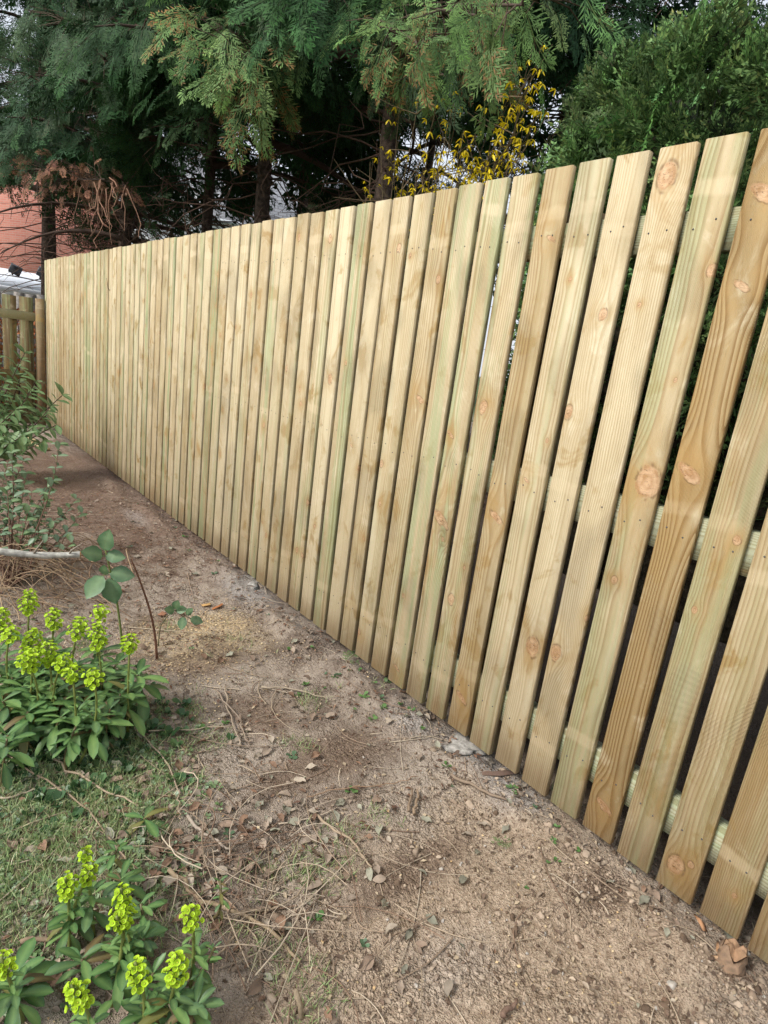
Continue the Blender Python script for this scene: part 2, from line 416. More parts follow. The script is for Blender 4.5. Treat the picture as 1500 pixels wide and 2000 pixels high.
    g.set(b.inputs['Base Color'], c); b.inputs['Roughness'].default_value = .95; b.inputs['Specular IOR Level'].default_value = .15
    h = g.addm(g.addm(g.mul(fin, 1.0), g.mul(grit, .45)), g.mul(crumb, g.addm(g.mul(vc.outputs['Distance'], -.75), g.mul(vd.outputs['Distance'], -.35))))
    g.set(b.inputs['Normal'], g.bump(h, 1.0, .013))
    return mt
M['soil'] = ground_material()
def axis(lo, hi, fine, far_lo, far_hi):
    a = list(np.arange(lo, hi, fine)); st = fine; v = a[-1]
    while v < far_hi: st *= 1.13; v += st; a.append(v)
    st = fine; v = lo; pre = []
    while v > far_lo: st *= 1.13; v -= st; pre.append(v)
    return np.array(pre[::-1]+a)
xs = axis(-.2, 1.75, .0095, -120, 120); ys = axis(.05, 3.4, .0115, -120, 160)
X, Y = np.meshgrid(xs, ys, indexing='ij'); Z = gh(X, Y)
ni, nj = X.shape
idx = np.arange(ni*nj).reshape(ni, nj)
F = np.stack([idx[:-1, :-1], idx[1:, :-1], idx[1:, 1:], idx[:-1, 1:]], -1).reshape(-1, 4)
g_ = MB().add(np.stack([X, Y, Z], -1).reshape(-1, 3), None, F).obj('ground', M['soil'], smooth=True)
tag(g_, 'bare brown garden soil with sawdust and cement dust patches', None, kind='structure')

# ------------------------------------------------------------------ the picket fence
def bevel_box(w, t, h, e=.0022):
    """board standing on z=0, thickness along x (front face at x=0), width along y"""
    b = MB(); P = []
    def loop(z, i): return [(i, -w/2+i+e*(i == 0), z), (t-i, -w/2+i+e*(i == 0), z), (t-i, w/2-i-e*(i == 0), z), (i, w/2-i-e*(i == 0), z)]
    def oct(z, i):
        x0, x1, y0, y1 = i, t-i, -w/2+i, w/2-i
        return [(x0+e, y0, z), (x1-e, y0, z), (x1, y0+e, z), (x1, y1-e, z), (x1-e, y1, z), (x0+e, y1, z), (x0, y1-e, z), (x0, y0+e, z)]
    V = oct(0, e*.7)+oct(e*.7, 0)+oct(h-e*.7, 0)+oct(h, e*.7)
    F4 = []
    for k in range(3):
        for j in range(8): F4.append((k*8+j, k*8+(j+1) % 8, (k+1)*8+(j+1) % 8, (k+1)*8+j))
    F3 = []
    for j in range(1, 7): F3.append((0, j+1, j)); F3.append((24, 24+j, 24+j+1))
    return b.add(V, F3, F4)
PW, PT, PH = .0897, .021, 1.795
picket_me = bevel_box(PW, PT, PH).mesh('picket', M['picket'])
nail_b = MB()
th = np.arange(6)*math.pi/3
nail_b.add([(-.0012, 0, 0)]+[(-.0009, .0023*math.cos(a), .0023*math.sin(a)) for a in th]+[(.002, .0026*math.cos(a), .0026*math.sin(a)) for a in th],
           [(0, 1+(j+1) % 6, 1+j) for j in range(6)], [(1+j, 1+(j+1) % 6, 7+(j+1) % 6, 7+j) for j in range(6)])
nail_me = nail_b.mesh('nail', M['nail'])

fence = tag(empty('picket_fence', (FX, 0, 0)), 'long pale new timber picket fence along the bare soil strip', 'fence')
RAILS = ((.128, .235), (.850, .955), (1.567, 1.658))
# knots seen on the boards: pixel x, y, radius (negative: long spike knot)
KN = [(1300,350,24),(1178,619,13),(1110,808,15),(1390,535,12),(1320,748,5),(1247,600,5),(1250,690,4),(1207,790,4),(1113,550,6),(1068,863,6),
      (1445,565,-20),(1265,945,34),(1345,930,-36),(1430,705,-14),(945,796,15),(1085,1275,18),(1034,1443,13),(1320,1690,19),(1180,1577,-24),
      (882,1170,13),(862,1015,-34),(968,1012,-26),(820,780,-18),(645,740,11),(1490,385,-36),(400,755,6),(1040,1265,22),(1357,1195,8),
      (1440,1060,10),(900,1362,-20),(775,1305,-13),(515,830,6),(490,575,5),(585,465,7),(645,465,8),(855,545,9),(780,485,9),(1075,470,-14),
      (880,850,-14),(700,915,7),(1290,1255,-12),(1200,1135,9),(1147,1210,9),(700,1235,9),(590,1085,6),(520,1045,6),(745,905,9),(560,720,6),(460,640,5),(300,750,4),(330,690,4),(255,740,4)]
kn_by = {}
for px, py, r in KN:
    q = onx(px, py, FX)
    k = math.floor((q[1]-Y0+.0)/PITCHP) ; k = int(math.floor((Y0+0-q[1])/PITCHP*-1))
    # board k covers y from Y0+k*P-PW to Y0+k*P
    k = int(math.ceil((q[1]-Y0)/PITCHP))
    dist = np.linalg.norm(q-CAM); rr = r/FPX*dist*.68
    kn_by.setdefault(k, []).append((q[1]-(Y0+k*PITCHP-PW/2), q[2], rr))
TONE = {-4:(.6,.15,.4),-3:(.62,.15,.35),-2:(.5,.15,.3),-1:(.6,.35,.3),0:(.95,0,.85),1:(.45,.35,.35),2:(.12,0,.35),3:(.02,.0,.15),4:(.18,.25,.3),5:(.55,.05,.45),6:(.3,.35,.3),
        7:(.22,.55,.35),8:(.15,.5,.2),9:(.45,.1,.4),10:(.2,.1,.2),11:(.3,.05,.3),12:(.0,0,.15),13:(.25,.55,.3),14:(-.25,0,.05),15:(.2,.35,.25),16:(.25,0,.2),17:(.15,.2,.2),18:(.1,.1,.2),19:(.2,.5,.2),20:(.3,0,.2)}
NPK = 66
lastk = NPK
for k in range(-12, lastk):
    o = link('picket', picket_me, fence)
    rr = random.Random(k*13+5)
    o.location = (rr.uniform(-.0012, .0012), Y0+k*PITCHP-PW/2+rr.uniform(-.002, .002), rr.uniform(-.002, .002))
    o.rotation_euler = (rr.uniform(-.0015, .0015), rr.uniform(-.001, .001), rr.uniform(-.012, .012))
    hgt = 1.795 + max(0, (10-k))*.0011 + rr.uniform(-.003, .003)
    o.scale = (1, 1+rr.uniform(-.012, .012), hgt/PH)
    tn = TONE.get(k)
    if tn is None: tn = (rr.choice((-.3, -.05, .1, .2, .35, .5)), rr.choice((0, .1, .3, .5, .7)), rr.uniform(.1, .4))
    o['tone'] = [float(q) for q in tn]
    ks = sorted(kn_by.get(k, []), key=lambda q: -abs(q[2]))[:4]
    while len(ks) < 4:
        if rr.random() < (.55 if len(ks) < 2 else .35): ks.append((rr.uniform(-.038, .038), rr.uniform(.1, 1.7), rr.choice((.005, .006, .008, .010, -.011))))
        else: ks.append((0., -5., .001))
    for i, q in enumerate(ks): o['k%d' % (i+1)] = [float(c) for c in q]
    o['bands'] = [rr.gauss(1.69, .025) if rr.random() < .6 else -3., rr.gauss(.20, .03) if rr.random() < .6 else rr.gauss(.95, .04), rr.uniform(.15, .6)]
    if -5 <= k <= 24:
        for z0, z1 in RAILS:
            for sgn in (-1, 1):
                nl = link('nail', nail_me, o); nl.location = (0, sgn*rr.uniform(.016, .026), (z0+z1)/2+rr.uniform(-.016, .012))
FY0, FY1 = Y0-12.9*PITCHP, Y0+(lastk-1)*PITCHP+.01
for z0, z1 in RAILS:
    ylist = [FY0, 1.09, 2.74, 4.39, 6.04, FY1]
    for a, b_ in zip(ylist[:-1], ylist[1:]):
        rb = MB(); rb.box((0, -(z1-z0)/2, 0), (.0385, (z1-z0)/2, b_-a-.004)); o = rb.obj('rail', M['rail'], fence); o.location = (PT+.0015, a+.002, (z0+z1)/2); o.rotation_euler = (-math.pi/2, 0, 0)
for yp in (-.56, 1.09, 2.74, 4.39, 6.04, 7.69):
    pb = MB(); pb.box((PT+.0415, yp-.045, -.25), (PT+.13, yp+.045, 1.70)); pb.obj('post', M['post'], fence)
# concrete round the post feet
def rock(seed, sub=1):
    import bmesh
    bm = bmesh.new(); bmesh.ops.create_icosphere(bm, subdivisions=sub, radius=1)
    r_ = np.random.default_rng(seed)
    off = r_.uniform(-50, 50, 3); V = []
    for v in bm.verts:
        c = np.array(v.co); n = float(vnoise(np.array([c[0]*1.6+off[0]]), np.array([c[1]*1.6+c[2]*1.3+off[1]]), seed)[0])
        V.append(c*(1+n*1.1+r_.uniform(-.24, .24))*np.array([1.1, .9, .75]))
    F = [[v.index for v in f.verts] for f in bm.faces]; bm.free()
    return np.array(V), np.array(F), None, np.ones((len(V), 3), np.float32)
ROCKS = [rock(s, 1) for s in range(5)]; ROCKS2 = [rock(20+s, 2) for s in range(5)]
for (px, py, s, lab) in ((492, 1133, .09, 'grey concrete collar under the fence beside the sawdust patch'), (915, 1452, .075, 'grey concrete collar under the near part of the fence')):
    q = onz(px, py, -.03); R_ = rock(77+px, 3)
    b = MB(); V = R_[0]*np.array([s*.75, s*1.1, s*.36]); V[:, 2] = np.minimum(V[:, 2], .019)
    o = b.add(V, R_[1]).obj('post_footing', M['concrete'], smooth=True); o.location = (1.50, q[1], -.052)
    tag(o, lab, 'concrete', 'post footings')

# ------------------------------------------------------------------ low fence at the far end, seen from its back
low = tag(empty('panel_fence', (1.45, 7.86, 0)), 'brown timber fence end-on to the long fence, rails facing the garden', 'fence')
xr = 1.40
for i in range(16):
    wv = .135; x1 = xr-.02-i*.163; b = MB()
    b.box((0, -wv/2, -.03), (.02, wv/2, 1.385+random.uniform(-.012, .012)))
    o = b.obj('board', M['old_picket'], low); o.location = (x1-wv/2-1.45, .06, 0); o.rotation_euler.z = math.pi/2
for z0, z1 in ((1.13, 1.225), (.49, .575), (.05, .13)):
    b = MB(); b.box((0, -(z1-z0)/2, 0), (.038, (z1-z0)/2, 2.54)); o = b.obj('rail', M['rail'] if z0 > 1 else M['old_picket'], low)
    o.matrix_basis = Matrix.Translation((-2.6, .02, (z0+z1)/2)) @ Matrix(((0, 0, 1, 0), (1, 0, 0, 0), (0, 1, 0, 0), (0, 0, 0, 1)))
b = MB(); b.box((-.058, -.06, -.2), (.02, .02, 1.38)); b.obj('post', M['post'], low)

# ------------------------------------------------------------------ houses behind
def brick_material():
    mt, g, b = newmat('red_brick')
    P = objco(g); x, y, z = g.xyz(P)
    bt = g.n('ShaderNodeTexBrick'); g.set(bt.inputs['Vector'], g.vec(g.addm(x, y), z, 0.0))
    bt.inputs['Scale'].default_value = 1; bt.inputs['Brick Width'].default_value = .225; bt.inputs['Row Height'].default_value = .075
    bt.inputs['Mortar Size'].default_value = .008
    bt.inputs['Color1'].default_value = (.50, .165, .115, 1); bt.inputs['Color2'].default_value = (.62, .25, .18, 1); bt.inputs['Mortar'].default_value = (.5, .36, .30, 1)
    g.set(b.inputs['Base Color'], g.mix(.3, bt.outputs[0], g.mix(g.noise(P, 3, 4), (.44, .15, .10, 1), (.64, .28, .21, 1)))); b.inputs['Roughness'].default_value = .9
    return mt
def slate_material(c1, c2, w=.3, h=.22):
    mt, g, b = newmat('slate'); P = objco(g); x, y, z = g.xyz(P)
    bt = g.n('ShaderNodeTexBrick'); g.set(bt.inputs['Vector'], g.vec(x, y, 0.0))
    bt.inputs['Scale'].default_value = 1; bt.inputs['Brick Width'].default_value = w; bt.inputs['Row Height'].default_value = h; bt.inputs['Mortar Size'].default_value = .012
    bt.inputs['Color1'].default_value = (*c1, 1); bt.inputs['Color2'].default_value = (*c2, 1); bt.inputs['Mortar'].default_value = (.05, .05, .055, 1)
    g.set(b.inputs['Base Color'], bt.outputs[0]); b.inputs['Roughness'].default_value = .5
    return mt
M['brick'] = brick_material()
M['slate'] = slate_material((.19, .195, .21), (.26, .265, .28))
M['tile'] = slate_material((.10, .085, .08), (.14, .12, .11))
M['white'] = simple('white_render', (.78, .79, .80), .7, .06, 3, .05)
M['whiteroof'] = simple('white_roof', (.74, .77, .82), .45, .08, 2, .05)
M['grey_metal'] = simple('grey_metal', (.42, .44, .46), .5, .1, 5, 0)
M['black'] = simple('black_plastic', (.02, .02, .022), .4, .2, 9, 0)
M['felt'] = simple('roof_felt', (.035, .035, .038), .9, .3, 12, .3)
M['red'] = simple('red_paint', (.55, .08, .07), .5, .15, 8, 0)
M['glass'] = simple('window_glass', (.05, .06, .07), .08, .2, 2, 0, spec=.8)

def gable_house(name, origin, rot, W, D, H, RH, wallm, roofm, label, over=.3, windows=()):
    root = tag(empty(name, origin), label, 'house'); root.rotation_euler.z = rot
    b = MB(); V = [(0,0,-.3),(W,0,-.3),(W,D,-.3),(0,D,-.3),(0,0,H),(W,0,H),(W,D,H),(0,D,H),(0,D/2,H+RH),(W,D/2,H+RH)]
    b.add(V, [(4,8,7),(5,6,9)], [(0,1,5,4),(1,2,6,5),(2,3,7,6),(3,0,4,7)]); b.obj('wall', wallm, root)
    L = math.hypot(D/2, RH); ang = math.atan2(RH, D/2); ov = over
    for sgn in (1, -1):
        r = MB(); r.box((-ov, -ov, 0), (W+ov, L+.02, .08)); o = r.obj('roof', roofm, root)
        if sgn == 1: o.location = (0, 0, H+.02); o.rotation_euler = (ang, 0, 0)
        else: o.location = (W, D, H+.02); o.rotation_euler = (ang, 0, math.pi)
    gt = MB(); gt.tube([(-ov, -ov*math.cos(ang)-.06, H-ov*math.sin(ang)), (W+ov, -ov*math.cos(ang)-.06, H-ov*math.sin(ang))], .055, 8); gt.obj('gutter', M['grey_metal'], root)
    for (x0, x1, z0, z1) in windows:
        wf = MB(); wf.box((x0, -.03, z0), (x1, .04, z1)); f = wf.obj('window', M['white'], root)
        wp = MB(); wp.box((x0+.06, -.036, z0+.06), (x1-.06, -.031, z1-.06)); wp.obj('pane', M['glass'], f)
    return root
# brick house on the left: near corner seen at px 100
c0 = ony(100, 470, 25.0)
R1 = math.radians(52)
bh = tag(empty('brick_house', (c0[0], c0[1], 0)), 'red brick house wall behind the far end of the long fence', 'house')
bh.rotation_euler.z = math.radians(38)
b = MB(); W_, D_, H_ = 5.0, 7.0, 6.2
b.box((0, 0, -.4), (W_, D_, H_)); b.obj('wall', M['brick'], bh)
b = MB(); b.add([(-.4,-.4,H_+.02),(W_+.4,-.4,H_+.02),(W_+.4,D_+.4,H_+.02),(-.4,D_+.4,H_+.02),(W_/2,D_/2-1.5,H_+2),(W_/2,D_/2+1.5,H_+2)], [(0,1,4),(2,3,5)], [(1,2,5,4),(3,0,4,5),(3,2,1,0)]).obj('roof', M['slate'], bh)
b = MB(); b.tube([(-.06, 3.35, 0), (-.06, 3.35, H_)], .055, 8); b.obj('drainpipe', M['grey_metal'], bh)
# white outbuilding with a shallow pale roof
q0 = ony(-60, 575, 13.0); q1 = ony(120, 575, 13.0)
ob = tag(empty('outbuilding', (q0[0]-3, 13.0, 0)), 'low white outbuilding with shallow pale roof beyond the brown fence', 'outbuilding')
Wb = q1[0]-q0[0]+4.0; zt = ony(40, 562, 13.0)[2]; zr = ony(20, 526, 15.5)[2]
b = MB(); b.box((0, 0, -.2), (Wb, 4.8, zt-.06)); b.obj('wall', M['white'], ob)
b = MB(); b.add([(-.15,-.15,zt+.03),(Wb+.15,-.15,zt+.03),(Wb+.15,2.5,zr),(-.15,2.5,zr),(-.15,5,zt+.03),(Wb+.15,5,zt+.03),(-.15,-.15,zt-.04),(Wb+.15,-.15,zt-.04),(-.15,5,zt-.04),(Wb+.15,5,zt-.04)],
  [(0,3,6),(3,4,8),(1,7,2),(2,9,5)], [(0,1,2,3),(3,2,5,4),(6,7,1,0),(4,5,9,8),(6,8,9,7),(3,8,6,6)][:5]).obj('roof', M['whiteroof'], ob)
b = MB(); b.tube([(-.15,-.22,zt-.06),(Wb+.15,-.22,zt-.06)], .05, 8); b.obj('gutter', M['white'], ob)
for px, py, lab in ((24, 529, 'left'), (78, 535, 'right')):
    q = ony(px, py, 14.4)
    fl = tag(empty('floodlight', (q[0], q[1], q[2]-.09)), 'small black floodlight on the pale roof, %s of two' % lab, 'light', 'floodlights on the pale roof')
    b = MB(); b.box((-.10, -.05, .06), (.10, .05, .22)); o = b.obj('lamp_head', M['black'], fl); o.rotation_euler = (.5, .35, 0)
    b = MB(); b.tube([(0, 0, -.25), (0, 0, .09)], .018, 6); b.obj('bracket', M['black'], fl)
# paler paling fence just beyond the brown one
pf = tag(empty('paling_fence', (0, 9.6, 0)), 'grey weathered paling fence showing above the brown fence', 'fence')
M['grey_wood'] = simple('silvered_wood', (.34, .31, .28), .85, .3, 30, .2)
b = MB(); b.box((-.06, -.01, 0), (.06, .008, 1.0)); pm = b.mesh('board', M['grey_wood'])
for i in range(26):
    o = link('board', pm, pf); xx = 2.05-i*.135; o.location = (xx, 0, -.05); o.scale = (1, 1, 1.47+.05*i*.1*0+random.uniform(-.015, .015)+max(0, .08*(xx-1.2)))
b = MB(); b.box((-1.5, .01, 1.1), (2.1, .045, 1.18)); b.obj('rail', M['grey_wood'], pf)
# slate roofed houses seen between the trunks
q = ony(470, 415, 22.0)
gable_house('slate_house', (q[0]-4.2, 22.0, 0), math.radians(-24), 9, 7, q[2]-.55, 2.6, M['white'], M['slate'], 'white house with grey slate roof glimpsed between the trunks', windows=((1, 2.1, 1, 2.2), (6, 7.1, 1, 2.2)))
q = ony(600, 400, 19.0)
gable_house('garden_bungalow', (q[0]+1.2, 17.2, 0), math.radians(-40), 3.2, 5.0, q[2]-.75, 2.0, M['white'], M['slate'], 'white bungalow with pale grey roof behind the middle of the fence', windows=((1, 2.2, 1, 2.1),))
q = onx(760, 383, 6.4)
sh = tag(empty('garden_shed', (q[0], q[1], 0)), 'low shed with black felt roof behind the forsythia', 'shed'); sh.rotation_euler.z = math.radians(-38)
b = MB(); b.box((-1.3, 0, -.1), (1.9, 1.8, q[2]-.12)); b.obj('wall', M['post'], sh)
b = MB(); zq = q[2]-.1; b.add([(-1.45,-.15,zq),(2.05,-.15,zq),(2.05,2,zq+.25),(-1.45,2,zq+.25),(-1.45,-.15,zq+.06),(2.05,-.15,zq+.06),(2.05,2,zq+.31),(-1.45,2,zq+.31)], None,
   [(0,3,2,1),(4,5,6,7),(0,1,5,4),(1,2,6,5),(2,3,7,6),(3,0,4,7)]).obj('roof', M['felt'], sh)

# ------------------------------------------------------------------ conifer sprays
def loz(P, D, L, Wd, V, F, C, c, z=0.0):
    D = np.array(D); S = np.array([-D[1], D[0]])
    P = np.array(P); n = len(V)
    for q in (P, P+D*L*.45+S*Wd, P+D*L, P+D*L*.45-S*Wd): V.append((q[0], q[1], z))
    F.append((n, n+1, n+2, n+3)); C.extend([c]*4)
def spray(seed, n1, n2, droop=.35, wid=.020, tip=(1.25, 1.3, 1.15), spread=.46, brown=0.0):
    """a flat fern-like spray one unit long, growing along +x"""
    r = random.Random(seed); V = []; F = []; C = []
    base = np.array([.85, .85, .85])
    loz((0, 0), (1, 0), 1.0, .011, V, F, C, (.75, .62, .5))
    for i in range(n1):
        t = .10+.86*i/n1
        for sg in (-1, 1):
            tt = t+r.uniform(-.03, .03)+(.04 if sg > 0 else 0)
            if r.random() < .13: continue
            a = sg*math.radians(r.uniform(34, 52)); L = (spread*(1-tt)**.75+.07)*r.uniform(.55, 1.2)
            d = np.array([math.cos(a), math.sin(a)]); p = np.array([tt, 0])
            loz(p, d, L, wid*.55, V, F, C, base*.95, r.uniform(-.01, .01))
            for j in range(n2):
                s = .14+.86*(j+.3)/n2
                for s2 in (-1, 1):
                    a2 = a+s2*math.radians(r.uniform(28, 44)); d2 = np.array([math.cos(a2), math.sin(a2)])
                    L2 = (L*.46*(1-s)**.6+.05)*r.uniform(.7, 1.25)
                    f = s*.6+tt*.5; cc = base*(1-f)+np.array(tip)*f
                    if brown and r.random() < brown*(tt+s)*.5: cc = np.array([1.95, .72, .75])
                    loz(p+d*L*s, d2, L2, wid*r.uniform(.75, 1.1), V, F, C, cc, r.uniform(-.015, .015))
    V = np.array(V)
    V[:, 1] += .16*math.sin(seed*1.7)*V[:, 0]**2+.03*np.sin(V[:, 0]*5+seed)
    V[:, 2] += -droop*V[:, 0]**2 - .30*np.abs(V[:, 1])**1.3 + .03*np.sin(V[:, 0]*7+seed)
    return V, None, np.array(F), np.array(C, np.float32)
SP_HI = [spray(s, 10, 3, random.uniform(.15, .45), wid=.0120, spread=.36, tip=(1.6, 1.55, 1.25)) for s in range(4)]
SP_CONE = [spray(30+s, 10, 3, random.uniform(.15, .4), wid=.0120, spread=.36, tip=(1.6, 1.55, 1.25), brown=.85) for s in range(3)]
SP_MID = [spray(10+s, 7, 2, random.uniform(.15, .45), wid=.020) for s in range(5)]
SP_LO = [spray(20+s, 6, 1, random.uniform(.1, .4), wid=.036) for s in range(4)]

def crown(tx, ty, z0, z1, R0, R1, nl, seed, tint=(.032, .078, .030), per=46, hole=None, lod_z=4.3, aim=None, hi=False):  # tint kept well below the fronds: inner crown shade put into leaf colour
    """limbs, twigs and sprays of one cypress; returns (limbs MB, foliage MB)"""
    r = np.random.default_rng(seed); wood = MB(); fol = MB()
    tint = np.array(tint)
    O = {0: [], 1: [], 2: []}; D = {0: [], 1: [], 2: []}; S = {0: [], 1: [], 2: []}
    for i in range(nl):
        f = (i+.5)/nl; h = z0+(z1-z0)*f**1.15+r.uniform(-.08, .08)
        az = i*2.39996+r.uniform(-.35, .35); L = (R0*(1-f)+R1*f)*r.uniform(.75, 1.12)
        dr = np.array([math.cos(az), math.sin(az), 0]); rise = r.uniform(.10, .45); dp = r.uniform(.30, .62)
        s = np.linspace(0, 1, 9)[:, None]
        side = np.array([-dr[1], dr[0], 0])
        P = np.array([tx, ty, h])+dr*L*s+np.array([0, 0, 1])*(rise*L*s-dp*L*s**2)+side*np.sin(s*3+i)*.08*L
        wood.tube(P, np.linspace(.020+.010*L, .004, 9), 5, (.085, .058, .045), False)
        npz = per if h < lod_z else per//2
        ss = r.uniform(.30, 1.0, npz)**.85
        pos = P[0]+0*ss[:, None]
        pos = np.stack([np.interp(ss, s[:, 0], P[:, k]) for k in range(3)], 1)
        lat = r.normal(size=npz)*.24*L*(1.15-ss)+r.normal(size=npz)*.05
        pos = pos+side*lat[:, None]+np.array([0, 0, 1])*(-np.abs(lat)*.35+r.normal(size=npz)*.05)[:, None]
        dirv = dr*(.25+.55*ss[:, None])+side*np.clip(lat*2.2, -.8, .8)[:, None]+np.array([0, 0, -1])*r.uniform(.25, 1.1, npz)[:, None]+r.normal(size=(npz, 3))*.22
        for q in range(0, npz, 4):      # twigs that carry the sprays
            j = min(8, int(ss[q]*8)); wood.tube(np.stack([P[j], (P[j]+pos[q])/2+np.array([0, 0, .03]), pos[q]]), (.005, .004, .0025), 3, (.10, .066, .05), False)
        lv = np.where((pos[:, 2] > lod_z) | (pos[:, 0] > tx+.7), 2, 1)
        if hi: lv = np.where((pos[:, 2] < lod_z) & (pos[:, 0] < tx-.15), 0, lv)
        sz = r.uniform(.24, .44, npz)
        for k in (0, 1, 2):
            mk = lv == k
            if mk.any(): O[k].append(pos[mk]); D[k].append(dirv[mk]); S[k].append(sz[mk]*(1.35 if k == 2 else 1))
    for k, T in ((0, SP_HI), (1, SP_MID), (2, SP_LO)):
        if not O[k]: continue
        o = np.concatenate(O[k]); d = np.concatenate(D[k]); sc = np.concatenate(S[k])
        if hole is not None:
            kp = ~hole(o); o, d, sc = o[kp], d[kp], sc[kp]
        ctr = np.array([tx, ty, 0]); N = (o-ctr)*np.array([1, 1, 0])+np.array([0, 0, .7])+r.normal(size=o.shape)*.55
        Mx = frames(d, N)*sc[:, None, None]
        cj = tint*(1+r.normal(size=(len(o), 1))*.22)*(1+r.normal(size=(len(o), 3))*.06); cj = np.clip(cj, .012, .4)
        vi = r.integers(0, len(T), len(o))
        for q in range(len(T)):
            mk = vi == q
            if mk.any(): fol.inst(T[q], Mx[mk], o[mk], cj[mk])
    return wood, fol
def dead_twigs(wood, tx, ty, z0, z1, R, n, seed):
    r = np.random.default_rng(seed)
    for i in range(n):
        az = r.uniform(0, 6.28); h = r.uniform(z0, z1); L = R*r.uniform(.4, 1)
        dr = np.array([math.cos(az), math.sin(az), r.uniform(-.35, .25)]); s = np.linspace(0, 1, 6)[:, None]
        P = np.array([tx, ty, h])+dr*L*s+r.normal(size=(6, 3))*.025*np.arange(6)[:, None]*.5+np.array([0, 0, -.25])*L*s**2
        c = np.array((.10, .062, .045))*r.uniform(.7, 1.5)
        wood.tube(P, np.linspace(.010, .002, 6), 3, c, False)
        for q in range(4):
            j = r.integers(2, 6); e = P[j]+r.normal(size=3)*.13+np.array([0, 0, -.04]); m_ = (P[j]+e)/2+r.normal(size=3)*.02
            wood.tube(np.stack([P[j], m_, e]), (.004, .003, .0012), 3, c*1.15, False)
def trunk_mesh(tx, ty, r0, top, seed, lean=(0, 0)):
    r = np.random.default_rng(seed); k = 26; n = 14
    zz = np.linspace(-.15, top, k); th = np.arange(n)*2*math.pi/n
    rad = r0*(1-.85*np.clip(zz/top, 0, 1))+r0*.35*np.exp(-np.clip(zz, 0, 9)*4)
    ridge = 1+.10*r.normal(size=n)[None, :]+.04*r.normal(size=(k, n))
    cx = lean[0]*zz+.03*np.sin(zz*1.1+seed); cy = lean[1]*zz+.03*np.cos(zz*.9+seed)
    V = np.stack([cx[:, None]+rad[:, None]*ridge*np.cos(th), cy[:, None]+rad[:, None]*ridge*np.sin(th), np.repeat(zz[:, None], n, 1)], -1).reshape(-1, 3)
    i = np.arange(k-1)[:, None]*n; j = np.arange(n)[None]; F = np.stack([i+j, i+(j+1) % n, i+n+(j+1) % n, i+n+j], -1).reshape(-1, 4)
    return MB().add(V, None, F)
def cypress(tx, ty, r0, z0, z1, R0, label, seed, nl=44, per=46, top=8.0, tint=(.032, .078, .030), hole=None, lod_z=4.3, hi=False, dead=26, dz=(1.7, 2.9)):
    t = tag(empty('cypress_tree', (tx, ty, 0)), label, 'tree', 'cypress trees behind the fence')
    trunk_mesh(tx, ty, r0, top, seed).obj('trunk', M['bark'], t, smooth=True)
    wood, fol = crown(tx, ty, z0, z1, R0, .5, nl, seed, tint, per, hole, lod_z, hi=hi)
    if dead: dead_twigs(wood, tx, ty, dz[0], dz[1], R0*.75, dead, seed+1)
    a = wood.obj('limbs', M['twig'], t); tag(a, kind='stuff'); c_ = fol.obj('crown', M['foliage'], t); tag(c_, kind='stuff')
    for o in t.children: o.matrix_parent_inverse = Matrix.Translation((-tx, -ty, 0))
    trc = [o for o in t.children if o.name.startswith('trunk')][0]
    trc.matrix_parent_inverse = Matrix.Identity(4)
    return t
def clear(o):     # nothing grows low over the fence line and the garden
    lo = 2.80+.28*sstep(2.1, 2.5, o[:, 0])*sstep(7.2, 6.6, o[:, 1])+.10*np.sin(o[:, 1]*3.1)-.30*sstep(8.2, 8.8, o[:, 1])*sstep(2.0, 2.4, o[:, 0])+(.17+.14*np.sin(o[:, 1]*5.3))*np.clip(o[:, 0]-2.5, 0, 3)*sstep(9.0, 7.5, o[:, 1])+.25*sstep(7.6, 8.2, o[:, 1])*sstep(2.3, 1.9, o[:, 0])-.2*sstep(2.5, 1.6, o[:, 0])
    return (o[:, 2] < lo) | (o[:, 0] < .95)
cypress(2.95, 3.83, .085, 3.0, 7.2, 1.75, 'dark cypress tree with its trunk directly left of the yellow forsythia', 1, 50, 50, hole=clear, hi=True)
cypress(2.78, 5.32, .088, 2.95, 7.4, 1.80, 'dark cypress tree with the thick ridged trunk, second left of the forsythia', 2, 50, 50, hole=clear, hi=True)
cypress(2.74, 6.45, .072, 2.95, 7.2, 1.75, 'dark cypress tree with slim paler trunk, third left of the forsythia', 3, 46, 46, hole=clear)
cypress(2.55, 8.60, .10, 2.20, 7.4, 2.05, 'dark cypress tree behind the dead brown sprays over the far fence', 4, 56, 50, hole=clear, tint=(.036, .082, .036), dead=70)
cypress(2.15, 11.2, .12, 3.00, 8.5, 2.6, 'farthest cypress tree, overhanging the brick house at the top left', 5, 60, 52, top=10, hole=lambda o: o[:, 2] < 3.25, tint=(.042, .090, .042), lod_z=6.5)
cypress(4.6, 3.55, .11, 3.5, 7.5, 1.7, 'cypress tree in deep shade behind the forsythia, beside the hedge', 6, 46, 46, hole=lambda o: (o[:, 2] < 3.35+.5*sstep(3.6, 4.2, o[:, 1])), dead=70, dz=(2.3, 3.8))
cypress(4.9, 8.2, .11, 5.0, 8.0, 2.2, 'cypress tree in the second row, glimpsed between the nearer trunks', 8, 50, 44, hole=lambda o: (o[:, 2] < 4.6), lod_z=3.0, dead=10)

cypress(5.2, 5.9, .07, 2.7, 6.5, 1.5, 'thin cypress tree behind the forsythia with sky showing through', 9, 34, 30, top=7, hole=lambda o: (o[:, 2] < 2.75), lod_z=4.5, dead=40, dz=(1.8, 3.2))
